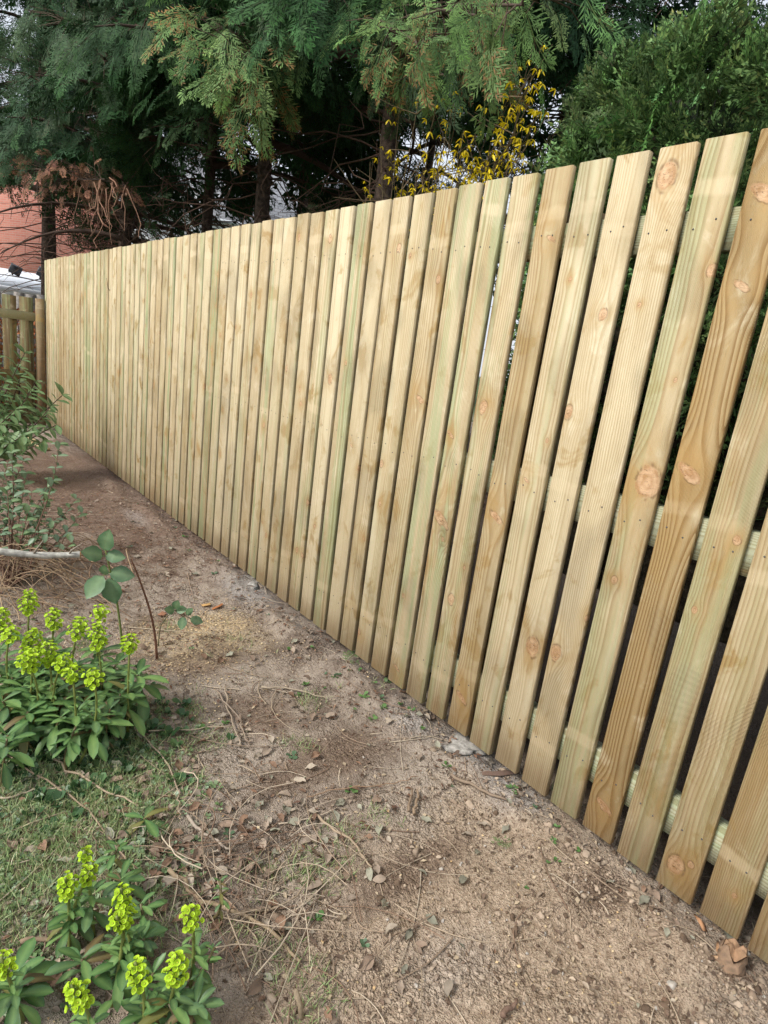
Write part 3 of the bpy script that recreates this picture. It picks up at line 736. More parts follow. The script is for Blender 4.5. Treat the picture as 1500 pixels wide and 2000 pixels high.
# hanging fronds that reach out over the fence: each a branch of the tree behind
def frond_branch(tree, root, pts, n, size, spread, kinds, seed, tint=(.138, .242, .092), down=.9):
    r = np.random.default_rng(seed); wood = MB(); fol = MB()
    P = np.array([root]+pts, float); k = len(P); tt = np.linspace(0, k-1, 14)
    Q = np.stack([np.interp(tt, np.arange(k), P[:, c]) for c in range(3)], 1)
    for _ in range(3): Q[1:-1] = (Q[:-2]+2*Q[1:-1]+Q[2:])/4
    wood.tube(Q, np.linspace(.022, .004, 14), 5, (.085, .06, .045), False)
    s = r.uniform(.45, 1, n); pos = np.stack([np.interp(s*13, np.arange(14), Q[:, c]) for c in range(3)], 1)
    jit = r.normal(size=(n, 3))*spread*np.array([1, 1, .55]); base = pos.copy(); pos = pos+jit
    for q in range(n): wood.tube(np.stack([base[q], (base[q]+pos[q])/2+np.array([0, 0, .02]), pos[q]]), (.004, .003, .002), 3, (.09, .065, .045), False)
    ax = Q[-1]-Q[6]; ax /= np.linalg.norm(ax)
    dn = down*r.uniform(.25, 1.25, n)
    d = ax*.55+jit*1.2/spread*.4+np.array([0, 0, -1])*dn[:, None]+r.normal(size=(n, 3))*.28
    toc = CAM-pos; toc[:, 2] = 0; N = np.array([-.6, -.4, .7])+r.normal(size=(n, 3))*.5
    Mx = frames(d, N)*(size*r.uniform(.5, 1.3, n))[:, None, None]
    cj = np.clip(np.array(tint)*(1 if tint[0] > .1 else .95)*(1+r.normal(size=(n, 1))*.16)*(1+r.normal(size=(n, 3))*.05), .01, .5)
    for i in range(n):
        T = SP_CONE if r.random() < kinds else SP_HI
        fol.inst(T[r.integers(len(T))], Mx[i:i+1], pos[i:i+1], cj[i:i+1])
    b_ = wood.obj('branch', M['twig'], tree); f_ = fol.obj('frond', M['foliage'], b_); tag(f_, kind='stuff')
    loc = tree.location
    b_.matrix_parent_inverse = Matrix.Translation(-loc)
TREES = [o for o in bpy.data.objects if o.name.startswith('cypress_tree')]
TA, TB, TC, TD, TE, TF = TREES[:6]
def fb(tree, px, py, x, h0, n, size, spread, kinds, seed, **k):
    e = onx(px, py, x); t = np.array(tree.location); t[2] = h0; mid = (t+e)/2+np.array([0, 0, .25])
    frond_branch(tree, t, [mid, e], int(n*1.3), size*.86, spread, kinds, seed, **k)
fb(TB, 420, 60, 1.75, 3.4, 20, .34, .16, .45, 101)
fb(TB, 480, 120, 1.75, 3.2, 26, .36, .15, .60, 102)
fb(TB, 470, 190, 1.85, 3.0, 16, .32, .10, .70, 103)
fb(TB, 340, 250, 1.95, 2.8, 12, .22, .10, .0, 105, tint=(.060, .115, .052))
fb(TA, 760, 60, 1.85, 3.1, 24, .30, .13, .50, 106)
fb(TA, 820, 95, 1.80, 3.0, 20, .27, .11, .55, 107)
fb(TA, 930, 30, 1.75, 3.1, 30, .27, .15, .45, 108)
fb(TA, 1020, 10, 1.75, 3.1, 24, .24, .14, .25, 109)
fb(TA, 1100, 0, 1.85, 3.2, 18, .24, .14, .15, 110)
fb(TC, 240, 30, 1.75, 3.8, 22, .40, .22, .05, 111, tint=(.08, .138, .075))
fb(TD, 120, 40, 1.45, 4.2, 34, .46, .36, .05, 112, tint=(.075, .130, .072))
fb(TD, 60, 150, 1.30, 3.8, 30, .44, .34, .03, 113, tint=(.068, .118, .064))
fb(TD, 200, 110, 1.55, 3.6, 26, .40, .26, .10, 114, tint=(.062, .112, .060))
fb(TD, 150, 230, 1.55, 3.3, 22, .38, .26, .03, 115, tint=(.060, .106, .056))
fb(TD, 40, 300, 1.35, 3.1, 14, .36, .26, .0, 116, tint=(.055, .10, .055))
fb(TD, 120, 405, 1.75, 2.8, 5, .30, .16, .0, 117, tint=(.06, .10, .05), down=.3)
fb(TD, 265, 410, 2.05, 2.6, 10, .26, .12, .0, 118, tint=(.05, .09, .045))
fb(TA, 870, 150, 2.3, 2.9, 14, .30, .15, .1, 121, tint=(.05, .092, .046))
# dead brown sprays hanging over the far part of the fence
q = onx(205, 350, 1.50); frond_branch(TD, np.array([2.5, 8.6, 2.7]), [onx(130, 350, 1.75), q], 70, .17, .19, 0, 130, tint=(.235, .125, .085), down=.8)
wood = MB(); r = np.random.default_rng(5)
for i in range(15):
    ax_ = 200+r.normal()*28; ay_ = 370+r.uniform(-25, 20); a = onx(ax_, ay_, 1.50); e = onx(ax_+r.normal()*16, ay_+r.uniform(45, 125), 1.45+r.uniform(-.03, .0)); tq = np.linspace(0, 1, 7)[:, None]; mm = a+(e-a)*tq+np.cumsum(r.normal(size=(7, 3))*.022, 0)
    wood.tube(mm, np.linspace(.005, .0016, 7), 4, np.array((.30, .17, .11))*r.uniform(.6, 1.2), False)
o = wood.obj('dead_twigs', M['twig'], TD); tag(o, 'bare brown dead twigs hanging over the fence'); o.matrix_parent_inverse = Matrix.Translation(-TD.location)

# ------------------------------------------------------------------ clipped hedge behind the right of the fence
hedge = tag(empty('conifer_hedge', (2.5, .3, 0)), 'tall clipped green conifer hedge behind the right end of the fence', 'hedge')
def hedge_surface(u, v):
    """u along the hedge 0..1, v around the section 0..1 (front foot, front face, top, back)"""
    y = -2.2+4.02*u
    endr = np.sqrt(np.clip(1-(np.clip((y-1.25)/.57, 0, 1))**2, 0.03, 1))
    W_, H_ = .62, 2.38
    a = v*math.pi
    x = -np.sign(np.cos(a))*np.abs(np.cos(a))**.35*W_*endr; z = np.abs(np.sin(a))**.42*H_*(.90+.10*endr)
    n = fbm(y*2.2+3, z*2.2+x*1.5, 3, 40)*.20+fbm(y*7, z*7+x*5, 2, 43)*.07
    x = 2.52+x*(1+n); z = z*(1+.35*n*np.abs(np.sin(a)))
    return np.stack([x, y, z-.05], -1)
gu, gv = np.meshgrid(np.linspace(0, 1, 90), np.linspace(.01, .99, 80), indexing='ij')
S = hedge_surface(gu, gv); ctr = np.array([2.52, 0, 1.2])
core = S.copy(); core[..., 0] = 2.52+(core[..., 0]-2.52)*.80; core[..., 2] *= .975; core[..., 1] = core[..., 1]*.97
id_ = np.arange(90*80).reshape(90, 80); Fq = np.stack([id_[:-1, :-1], id_[1:, :-1], id_[1:, 1:], id_[:-1, 1:]], -1).reshape(-1, 4)
M['hedge_core'] = simple('hedge_core_filler', (.045, .036, .024), .95, .5, 30, 1, .03)
MB().add(core.reshape(-1, 3), None, Fq).obj('light_stop_core', M['hedge_core'], hedge).matrix_parent_inverse = Matrix.Translation((-2.5, -.3, 0))  # solid dark filler added inside the hedge to stop light passing through
SPRIG = [spray(60+s, 5, 1, .25, wid=.030, tip=(2.1, 1.85, 1.7), spread=.5) for s in range(5)]
SPRIGB = [spray(70+s, 5, 1, .25, wid=.030, tip=(2.4, 1.6, 1.4), spread=.5) for s in range(2)]
r = np.random.default_rng(9); nH = 10500
hu = r.uniform(.40, 1, nH); hv = r.uniform(.03, .66, nH)
# keep more sprigs where the hedge is seen
P0 = hedge_surface(hu, hv); Pu = hedge_surface(hu+.004, hv); Pv = hedge_surface(hu, hv+.004)
Nn = np.cross(Pu-P0, Pv-P0); Nn /= np.linalg.norm(Nn, axis=1)[:, None]+1e-9
sgn = np.sign(np.sum(Nn*(P0-ctr)*np.array([1, .2, 1]), 1)); Nn *= sgn[:, None]
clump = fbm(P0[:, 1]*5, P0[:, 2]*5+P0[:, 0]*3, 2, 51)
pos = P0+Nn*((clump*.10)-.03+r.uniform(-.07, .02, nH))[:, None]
d = Nn*.75+np.array([0, 0, .35])+r.normal(size=(nH, 3))*.55
Mx = frames(d)*(r.uniform(.085, .175, nH))[:, None, None]
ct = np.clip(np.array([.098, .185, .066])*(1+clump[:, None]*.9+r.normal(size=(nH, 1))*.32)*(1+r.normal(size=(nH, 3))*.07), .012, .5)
hb = MB(); vi = r.integers(0, 7, nH)
for qv in range(7):
    T = SPRIG[qv] if qv < 5 else SPRIGB[qv-5]; mk = vi == qv
    if qv >= 5: mk = mk & (r.random(nH) < .8)
    hb.inst(T, Mx[mk], pos[mk], ct[mk])
o = hb.obj('foliage', M['foliage'], hedge); tag(o, kind='stuff'); o.matrix_parent_inverse = Matrix.Translation((-2.5, -.3, 0))

# ------------------------------------------------------------------ forsythia
fo = tag(empty('forsythia_shrub', (2.35, 2.75, 0)), 'forsythia shrub with scattered yellow flowers over the fence', 'shrub')
pet = MB()
for i in range(4):
    a = i*math.pi/2+.3; ca, sa = math.cos(a), math.sin(a)
    def pp(rr, w_, z): return (rr*ca-w_*sa, rr*sa+w_*ca, z)
    pet.add([pp(.001, -.002, 0), pp(.001, .002, 0), pp(.011, .0045, -.008), pp(.011, -.0045, -.008), pp(.020, .0015, -.020), pp(.020, -.0015, -.020)], None, [(0, 1, 2, 3), (3, 2, 4, 5)], (.86, .66, .015))
flower_me = pet.mesh('flower', M['yellow'])
CL = [(715,372),(780,300),(800,335),(830,300),(850,350),(848,285),(862,330),(880,318),(910,258),(905,300),(935,262),(962,240),(985,270),(990,292),(945,312),(965,300),(1002,300),(1062,78),(1075,88),(1040,190),(1034,130),(1055,205),(760,275),(890,170),(1000,180),(1030,165),(1065,200),(990,250),(930,330),(870,262),(775,365),(850,378)]
r = np.random.default_rng(21)
base = np.array([2.35, 2.75, -.05]); nf = 0
for i in range(46):
    if i < len(CL): px, py = CL[i]
    else: px, py = r.uniform(700, 1090), r.uniform(90, 330)
    e = onx(px, py, r.uniform(1.95, 2.45)); bs = base+np.array([r.uniform(-.12, .12), r.uniform(-.25, .25), 0])
    md = np.array([(bs[0]+e[0])/2, (bs[1]*1.6+e[1]*.9)/2.5, e[2]*.62]); s = np.linspace(0, 1, 14)[:, None]
    Pc = (1-s)**2*bs+2*s*(1-s)*md+s**2*e+r.normal(size=(14, 3))*.008
    sb = MB(); cc = np.array((.17, .125, .07))*r.uniform(.6, 1.2); sb.tube(Pc, np.linspace(.007, .0016, 14), 4, cc, False)
    for q in range(7):
        j = r.integers(6, 13); t_ = Pc[j]+r.normal(size=3)*.13+np.array([0, 0, .06]); sb.tube(np.stack([Pc[j], (Pc[j]+t_)/2+r.normal(size=3)*.012, t_]), (.003, .0022, .001), 3, cc, False)
    st = sb.obj('stem', M['twig'], fo); st.matrix_parent_inverse = Matrix.Translation((-2.35, -2.75, 0))
    k = 8 if i < len(CL) else 2
    for q in range(k):
        if nf >= 290: break
        nf += 1
        tq = r.uniform(11.4, 13); a = int(min(12, tq)); pt = Pc[a]+(Pc[a+1]-Pc[a])*(tq-a)+r.normal(size=3)*.040
        fl = link('flower', flower_me, st); fl.location = pt; fl.rotation_euler = (r.uniform(-.7, .7), r.uniform(-.7, .7), r.uniform(0, 6)); sc = r.uniform(.75, 1.2); fl.scale = (sc, sc, sc)

# ------------------------------------------------------------------ garden plants
OBO = ((0, .10), (.18, .36), (.45, .80), (.68, 1), (.88, .74), (1, 0.08))
def leaf_me(name, W, L=1.0, fold=.25, curl=.25, c=(.06, .12, .045), rib=(.16, .24, .09), mat='leaf', pts=((0, .06), (.14, .45), (.40, 1), (.68, .88), (.88, .48), (1, 0.02)), wave=0.0):
    V = []; C = []; F = []
    for i, (t, w_) in enumerate(pts):
        zc = -curl*t*t
        for sx in (-1, 0, 1):
            V.append((t*L, sx*w_*W, zc+abs(sx)*fold*w_*W+wave*math.sin(i*2.3+sx)*.02))
            C.append(rib if sx == 0 else tuple(q*(1+.12*math.sin(i*1.7)) for q in c))
    for i in range(len(pts)-1):
        a = i*3
        F += [(a, a+1, a+4, a+3), (a+1, a+2, a+5, a+4)]
    return MB().add(V, None, F, np.array(C)).mesh(name, M[mat], True)
def place(me, name, parent, pos, d, nrm, sc, world=True):
    d = Vector([float(q) for q in d]).normalized(); n_ = Vector([float(q) for q in nrm])
    s_ = n_.cross(d)
    if s_.length < 1e-4: s_ = Vector((1, 0, 0)).cross(d)
    s_.normalize(); n2 = d.cross(s_)
    mm = Matrix(((d.x, s_.x, n2.x), (d.y, s_.y, n2.y), (d.z, s_.z, n2.z))).to_4x4()
    o = link(name, me, parent); o.matrix_basis = Matrix.Translation([float(q) for q in pos]) @ mm @ Matrix.Scale(sc, 4)
    return o
def rooted(o, root):
    o.matrix_parent_inverse = Matrix.Translation(-root.location); return o

# --- spurge
SPL = [leaf_me('leaf', w_*1.15, 1, .3, cu, c, rb, pts=OBO) for w_, cu, c, rb in ((.15, .22, (.055, .135, .042), (.15, .26, .08)), (.17, .35, (.068, .158, .050), (.16, .28, .09)), (.15, .45, (.115, .225, .070), (.2, .32, .10)), (.16, .3, (.072, .145, .062), (.16, .26, .10)))]
SPD = [leaf_me('leaf', .16, 1, .2, .6, (.12, .085, .04), (.2, .16, .07)), leaf_me('leaf', .15, 1, .2, .5, (.16, .15, .04), (.2, .2, .07))]
def cup_t(seed):
    r = random.Random(seed); V = [(0, 0, 0)]; C = [(.30, .42, .02)]; n = 7
    for ring, (rad, z, c) in enumerate(((.45, .10, (.36, .56, .025)), (1.0, .55, (.53, .76, .035)))):
        for j in range(n):
            a = j*2*math.pi/n+seed; k = 1+.22*math.cos(2*a)
            V.append((rad*k*math.cos(a), rad*math.sin(a)*(1.05 if ring else 1), z+r.uniform(-.08, .08)*ring)); C.append(c)
    F3 = [(0, 1+j, 1+(j+1) % n) for j in range(n)]; F4 = [(1+j, 8+j, 8+(j+1) % n, 1+(j+1) % n) for j in range(n)]
    k = len(V); 
    for j in range(5):
        a = j*1.2566; V.append((.26*math.cos(a), .26*math.sin(a), .32)); C.append((.60, .62, .06))
    V.append((0, 0, .42)); C.append((.66, .66, .08))
    F3 += [(k+5, k+j, k+(j+1) % 5) for j in range(5)]+[(0, k+(j+1) % 5, k+j) for j in range(5)]
    return np.array(V), np.array(F3), np.array(F4), np.array(C, np.float32)
CUPS = [cup_t(s) for s in range(4)]
def flower_head(b, top, axis, hgt, wid, n, r, cs):
    O = []; D = []
    ax = axis/np.linalg.norm(axis); p1 = np.cross(ax, [1, .2, .1]); p1 /= np.linalg.norm(p1); p2 = np.cross(ax, p1)
    for i in range(n):
        f = (i+.5)/n; a = i*2.4; prof = math.sqrt(max(.05, 1-(f*2-1.0)**2*.85)); rad = wid*.5*prof*r.uniform(.45, 1.25)
        off = (p1*math.cos(a)+p2*math.sin(a))*rad; c0 = top-ax*hgt*(1-f)
        O.append(c0+off); D.append(off/max(rad, 1e-4)*.85*(1.1-f*.7)+ax*(.45+.5*f)+r.normal(size=3)*.2)
        b.tube(np.stack([c0-ax*.012, O[-1]]), (.0012, .0009), 3, (.30, .42, .06), False)
    O = np.array(O); Z = np.array(D); Z /= np.linalg.norm(Z, axis=1)[:, None]
    X = np.cross(Z, r.normal(size=Z.shape)); X /= np.linalg.norm(X, axis=1)[:, None]; Y = np.cross(Z, X)
    Mx = np.stack([X, Y, Z], 2)*(cs*r.uniform(.7, 1.15, n))[:, None, None]
    cj = np.ones((n, 3))*r.uniform(.75, 1.12, (n, 1)); vi = r.integers(0, 4, n)
    for q in range(4):
        if (vi == q).any(): b.inst(CUPS[q], Mx[vi == q], O[vi == q], cj[vi == q])
def shoot(root, foot, top, r, nleaf=15, lsize=.075, head=None, stalk=.5, dead=.08, spreadz=.45):
    """one spurge shoot: leafy stem, whorls of leaves, and (head) a flower spike at its top"""
    foot = np.array(foot, float); top = np.array(top, float)
    s = np.linspace(0, 1, 8)[:, None]; bow = r.normal(size=3)*.02; bow[2] = 0
    P = foot+(top-foot)*s+bow*np.sin(s*math.pi)
    b = MB(); b.tube(P, np.linspace(.0042, .0028, 8), 6, (.22, .26, .07) if head else (.16, .13, .06), True)
    st = rooted(b.obj('shoot', M['leaf'], root, True), root)
    Lh = stalk if head else 1.0
    for i in range(nleaf):
        f = Lh*(1-spreadz*(i/nleaf)**1.2); q = f*7; a = int(min(6, q)); pt = P[a]+(P[a+1]-P[a])*(q-a)
        az = i*2.39996+r.uniform(-.3, .3); el = .75-1.15*(i/nleaf)+r.uniform(-.2, .2)
        d = np.array([math.cos(az)*math.cos(el), math.sin(az)*math.cos(el), math.sin(el)])
        me = SPD[r.integers(2)] if r.random() < dead*(.4+i/nleaf) else SPL[r.integers(4)]
        place(me, 'leaf', st, pt, d, (0, 0, 1), lsize*r.uniform(.7, 1.15)*(.65+.35*min(1, i/5)))
    if head:
        for i in range(6):      # small leaves up the stalk
            f = stalk+(1-stalk)*(i+.5)/7*.6; q = f*7; a = int(min(6, q)); pt = P[a]+(P[a+1]-P[a])*(q-a); az = i*2.4
            place(SPL[2], 'leaf', st, pt, (math.cos(az), math.sin(az), .4), (0, 0, 1), .022*r.uniform(.8, 1.2))
        hb_ = MB(); flower_head(hb_, top, P[-1]-P[-3], head[0], head[1], head[2], r, head[3]); hb_.obj('flower_head', M['lime'], st, True)
    return st
def clump(label, root_px, heads, rosettes, seed, yr, lsize, hd):
    r = np.random.default_rng(seed); g0 = gp(*root_px)
    root = tag(empty('spurge_clump', g0), label, 'plant')
    for px, py, yb, hh in heads:
        yb = gp(px, py+yr[0])[1]+r.uniform(-.02, .02); e = ony(px, py, yb); fx = e[0]+r.uniform(-.04, .04); fy = yb+r.uniform(-.04, .04)
        shoot(root, (fx, fy, gz(fx, fy)-.01), e, r, 12, lsize, (hd[0]*hh, hd[1], int(hd[2]*hh), hd[3]), r.uniform(.42, .62))
    for px, py, yb, sc in rosettes:
        yb = gp(px, py+yr[1])[1]; e = ony(px, py, yb); e[2] = max(e[2], gz(e[0], e[1])+.03); fx = e[0]+r.uniform(-.03, .03); fy = yb+r.uniform(-.03, .03)
        shoot(root, (fx, fy, gz(fx, fy)-.01), e, r, 16, lsize*sc, None)
    return root
clump('flowering lime green spurge clump beside the bramble leaf, upper of two', (120, 1425),
      [(58,1152,2.05,1.2),(8,1190,1.95,1),(22,1225,1.85,.7),(106,1190,2.1,1),(66,1232,1.85,1.5),(48,1280,1.72,.8),(62,1268,1.8,1),(158,1208,2.1,1),(188,1218,2.1,1.2),(196,1186,2.2,.7),(128,1282,1.85,.7),(140,1300,1.85,.7),(180,1310,1.95,.7),(254,1240,2.12,.8),(92,1255,1.95,1)],
      [(22,1318,1.85,1.3),(95,1345,1.78,1.35),(55,1390,1.7,1.0),(135,1350,1.95,1),(205,1330,2.0,.95),(268,1318,2.05,1.1),(235,1355,1.95,.8),(15,1435,1.6,.9),(120,1400,1.75,.8),(165,1370,1.8,1),(5,1370,1.7,1.2),(180,1395,1.85,.7),(45,1340,2.1,1.1),(110,1290,2.2,1.0),(230,1295,2.2,.9),(150,1415,1.7,.6),(215,1385,1.85,.7),(80,1310,2.0,1.2)],
      51, (180, 85), .088, (.072, .050, 46, .0070))
clump('lime green spurge clump with long leaves at the bottom left', (230, 1900),
      [(128,1715,1.08,1.0),(182,1690,1.2,.7),(164,1660,1.28,.4),(236,1735,1.1,.7),(250,1765,1.05,.8),(228,1790,1.05,.7),(372,1775,1.05,.8),(264,1880,.92,1.0),(346,1870,.95,1.1),(138,1925,.88,1.1),(2,1870,.95,.7)],
      [(235,1718,1.18,1.0),(160,1872,.98,1.15),(282,1835,1.0,1.0),(22,1915,.88,1.5),(330,1960,.85,1.2),(385,1965,.88,1.0),(232,1650,1.3,.7),(275,1765,1.08,.9),(300,1900,.95,.9),(420,1850,1.05,.45),(430,1720,1.25,.45),(225,1830,1.02,.8)],
      52, (160, 70), .054, (.058, .034, 42, .0054))
# one drooping rosette beyond the lower clump
r = np.random.default_rng(60); e = ony(282, 1598, 1.32); root = tag(empty('spurge_shoot', (e[0], e[1], gz(e[0], e[1]))), 'single spurge shoot with drooping dark leaves between the two clumps', 'plant')
b = MB(); b.tube(np.stack([(e[0], e[1], gz(e[0], e[1])-.01), e+np.array([.008, 0, -.04]), e]), (.004, .0035, .003), 6, (.16, .13, .06)); st = rooted(b.obj('shoot', M['leaf'], root, True), root)
for i in range(14):
    az = i*2.4; place(SPL[r.integers(4)] if i % 4 else SPD[1], 'leaf', st, e+np.array([0, 0, -.002*i]), (math.cos(az)*.7, math.sin(az)*.7, .35-.09*i), (0, 0, 1), .07*r.uniform(.7, 1.1))

# --- broad-leaved shrub by the brown fence
LAU = [leaf_me('leaf', .20, 1, .3, cu, c, rb) for cu, c, rb in ((.2, (.075, .16, .055), (.16, .24, .10)), (.35, (.11, .21, .075), (.2, .28, .12)), (.1, (.15, .26, .105), (.22, .3, .14)))]
def leafy(name, label, foot, tips, yb, seed, lv, lsize, step, nper, rad=.006, barkc=(.10, .06, .045), cat='shrub', opp=False, sag=.0, start=.35, ruf=1.0):
    r = np.random.default_rng(seed); foot = np.array(foot, float); root = tag(empty(name, foot), label, cat)
    for px, py, dy in tips:
        e = ony(px, py, yb+dy); md = foot*.45+e*.55+np.array([r.uniform(-.08, .08), r.uniform(-.1, .1), -sag]); s = np.linspace(0, 1, 10)[:, None]
        P = (1-s)**2*foot+2*s*(1-s)*md+s**2*e; b = MB(); b.tube(P, np.linspace(rad, rad*.3, 10), 5, np.array(barkc)*r.uniform(.7, 1.2), True)
        st = rooted(b.obj('branch', M['twig'], root), root)
        L = np.linalg.norm(np.diff(P, axis=0), axis=1).sum(); k = max(2, int(L*(1-start)/step)); ax = P[-1]-P[-3]; ax /= np.linalg.norm(ax)
        for i in range(k):
            f = 1-(1-start)*(i/k); q = f*9; a = int(min(8, q)); pt = P[a]+(P[a+1]-P[a])*(q-a)
            for j in range(nper if i else nper+2):
                az = i*1.57*(1 if opp else 1.53)+j*2*math.pi/nper; p1 = np.cross(ax, [.3, .8, .1]); p1 /= np.linalg.norm(p1); p2 = np.cross(ax, p1)
                d = (p1*math.cos(az)+p2*math.sin(az))*ruf+ax*r.uniform(.2, .9)+np.array([0, 0, r.uniform(-.35, .2)])
                place(lv[r.integers(len(lv))], 'leaf', st, pt, d, (0, -.3, 1), lsize*r.uniform(.7, 1.2))
    return root
g0 = gp(-60, 905)
leafy('evergreen_shrub', 'leafy green shrub in front of the brown timber fence', (g0[0], 5.5, gz(g0[0], 5.5)),
      [(48,690,.1),(62,765,-.1),(122,772,-.1),(10,745,0),(30,800,-.2),(65,835,-.3),(98,795,-.2),(0,830,-.2),(85,862,-.4),(20,865,-.4),(40,735,.2),(-5,700,.2),(55,800,0),(15,775,.1),(110,830,-.3),(-10,860,-.3),(45,850,-.5),(70,745,0)], 5.4, 71, LAU, .10, .06, 3, .010, start=.42)
# --- grey-green small-leaved shrub
GRN = [leaf_me('leaf', .30, 1, .25, cu, c, rb, pts=((0, .08), (.2, .5), (.5, 1), (.8, .85), (1, .1))) for cu, c, rb in ((.2, (.12, .20, .105), (.2, .28, .18)), (.1, (.17, .26, .145), (.24, .32, .2)), (.3, (.13, .225, .09), (.2, .28, .14)))]
g0 = gp(40, 1150)
leafy('small_leaved_shrub', 'sparse shrub with small grey-green leaves above the pale log', (g0[0]-.05, 3.0, gz(g0[0], 3.0)),
      [(115,868,.5),(22,885,.4),(62,962,.2),(25,1000,.1),(82,990,.2),(148,975,.3),(160,1002,.3),(10,925,.3),(40,1045,0),(102,1020,.1),(5,960,.2),(50,925,.4),(75,1040,.0),(130,1040,.1),(-10,1020,.1),(30,955,.3),(90,960,.3),(45,900,.4),(0,1045,0),(120,1005,.2),(65,1010,.1),(15,905,.4),(100,940,.3),(55,1065,-.1),(-15,980,.2),(140,1060,0)], 3.2, 72, GRN, .046, .045, 2, .0045, (.15, .085, .06), opp=True, start=.5)
# --- brambles
BRA = [leaf_me('leaf', .36, 1, .18, .2, c, rb, pts=((0, .1), (.12, .6), (.25, .78), (.40, 1), (.62, .92), (.82, .55), (1, .03)), wave=1.2) for c, rb in (((.085, .175, .085), (.19, .29, .15)), ((.11, .205, .10), (.2, .3, .15)))]
def bramble(label, foot, path, yb, leaves, lsize, seed, c=(.16, .20, .06), rad=.005):
    r = np.random.default_rng(seed); f = gp(*foot); root = tag(empty('bramble', f), label, 'bramble')
    P = [f-np.array([0, 0, .01])]+[ony(px, py, f[1]+yb) for px, py in path]; P = np.array(P); k = len(P); tt = np.linspace(0, k-1, 12)
    Q = np.stack([np.interp(tt, np.arange(k), P[:, q]) for q in range(3)], 1); Q[1:-1] = (Q[:-2]+2*Q[1:-1]+Q[2:])/4
    b = MB(); b.tube(Q, np.linspace(rad, rad*.5, 12), 6, c); st = rooted(b.obj('stem', M['twig'], root, True), root)
    for px, py, dx, dy, s in leaves:
        e = ony(px, py, f[1]+yb); t_ = ony(px+dx, py+dy, f[1]+yb-.03); j = np.argmin(np.linalg.norm(Q-e, axis=1))
        b = MB(); b.tube(np.stack([Q[j], e]), (.0018, .0014), 4, c); rooted(b.obj('leaf_stalk', M['twig'], root), root)
        place(BRA[r.integers(2)], 'leaf', st, e, t_-e, (-.5, -.75, .55), s*lsize)
    return root
bramble('bramble shoot with large toothed green leaves beside the spurge', (242, 1290), [(236, 1230), (228, 1170), (214, 1110), (206, 1075)], .0,
        [(205,1075,4,-36,1.0),(200,1085,-36,-8,.95),(206,1085,24,2,.8),(214,1118,30,4,1.0),(205,1122,-4,-16,.6),(200,1125,-22,28,1.1),(212,1130,10,40,1.15)], .088, 81)
bramble('reddish bare bramble cane with a few dark leaves on the sawdust', (307, 1288), [(303, 1235), (290, 1180), (268, 1120), (256, 1092)], .0, [], .05, 82, (.17, .085, .055), .0055)
bramble('small bramble sprig with dark leaves leaning over the sawdust', (309, 1262), [(312, 1225), (325, 1205), (342, 1192)], .0,
        [(340,1192,-18,-2,1),(342,1190,4,-16,1),(344,1192,16,-2,.9),(358,1205,-4,22,1),(364,1200,12,-12,.8),(372,1208,20,6,1)], .055, 83, (.12, .11, .06), .0028)

# ------------------------------------------------------------------ pale log, offcuts, stump
def poly_obj(name, pts, rad, c, label, cat, mat='twig', n=7, lift=.0, group=None, jit=.004, seed=0, taper=.6):
    r = np.random.default_rng(seed+len(pts)); G = np.array([gp(*p) for p in pts]); k = len(G); tt = np.linspace(0, k-1, max(8, 4*k))
    Q = np.stack([np.interp(tt, np.arange(k), G[:, q]) for q in range(3)], 1)
    Q[:, 2] = [gz(a[0], a[1])+rad*.8+lift for a in Q]; zz = Q[:, 2].copy()
    for _ in range(3): Q[1:-1] = (Q[:-2]+2*Q[1:-1]+Q[2:])/4
    Q[:, 2] = np.maximum(Q[:, 2], zz-rad*.3); Q[1:-1, :2] += r.normal(size=(len(Q)-2, 2))*jit
    rr = np.linspace(rad, rad*taper, len(Q))*(1+r.normal(size=len(Q))*.06)
    b = MB(); b.tube(Q-Q[0], rr, n, c); o = b.obj(name, M[mat], smooth=n > 5); o.location = Q[0]
    return tag(o, label, cat, group)
M['pale_bark'] = simple('pale_bark', (.42, .41, .37), .8, .35, 35, .6, .004)
lg = tag(empty('log', gp(0, 1085)), 'pale grey barked log lying among dead stems at the left', 'log')
a = ony(-60, 1066, 2.95); e = ony(156, 1083, 2.85)
s = np.linspace(0, 1, 10)[:, None]; Pq = a+(e-a)*s+np.array([0, 0, -.02])*np.sin(s*3.14)
b = MB(); b.tube(Pq, np.linspace(.0165, .014, 10)*(1+.12*np.sin(np.arange(10)*2.3)), 12, None, False); rooted(b.obj('bark', M['pale_bark'], lg, True), lg)
b = MB()
for j_ in (5, 8): b.tube(np.stack([Pq[j_], Pq[j_]+np.array([.01, -.02, .03]), Pq[j_]+np.array([random.uniform(-.05, .06), -.05, random.uniform(.05, .11)])]), (.006, .004, .002), 5, (.28, .24, .19))
rooted(b.obj('side_twigs', M['twig'], lg), lg)
dv = (Pq[-1]-Pq[-2]); dv /= np.linalg.norm(dv); b = MB(); b.tube(np.stack([Pq[-1]-dv*.01, Pq[-1]+dv*.004]), (.0142, .0138), 12, (.55, .34, .16)); rooted(b.obj('cut_end', M['dead'], lg), lg)
M['offcut'] = simple('offcut_wood', (.50, .38, .22), .8, .25, 40, .3)
for (pa, pb, w_, lab) in (((30, 858), (92, 881), .03, 'longer pale timber offcut on the soil by the brown fence'), ((52, 861), (72, 870), .025, 'short timber offcut lying on top of the longer one')):
    A, B = gp(*pa), gp(*pb); L = np.linalg.norm((B-A)[:2]); b = MB(); h0 = .0 if w_ > .028 else .024
    b.box((0, -w_, 0), (L, w_, .022)); o = b.obj('timber_offcut', M['offcut']); o.location = (A[0], A[1], max(A[2], B[2])+h0+.002); o.rotation_euler.z = math.atan2(B[1]-A[1], B[0]-A[0]); tag(o, lab, 'offcut', 'timber offcuts')
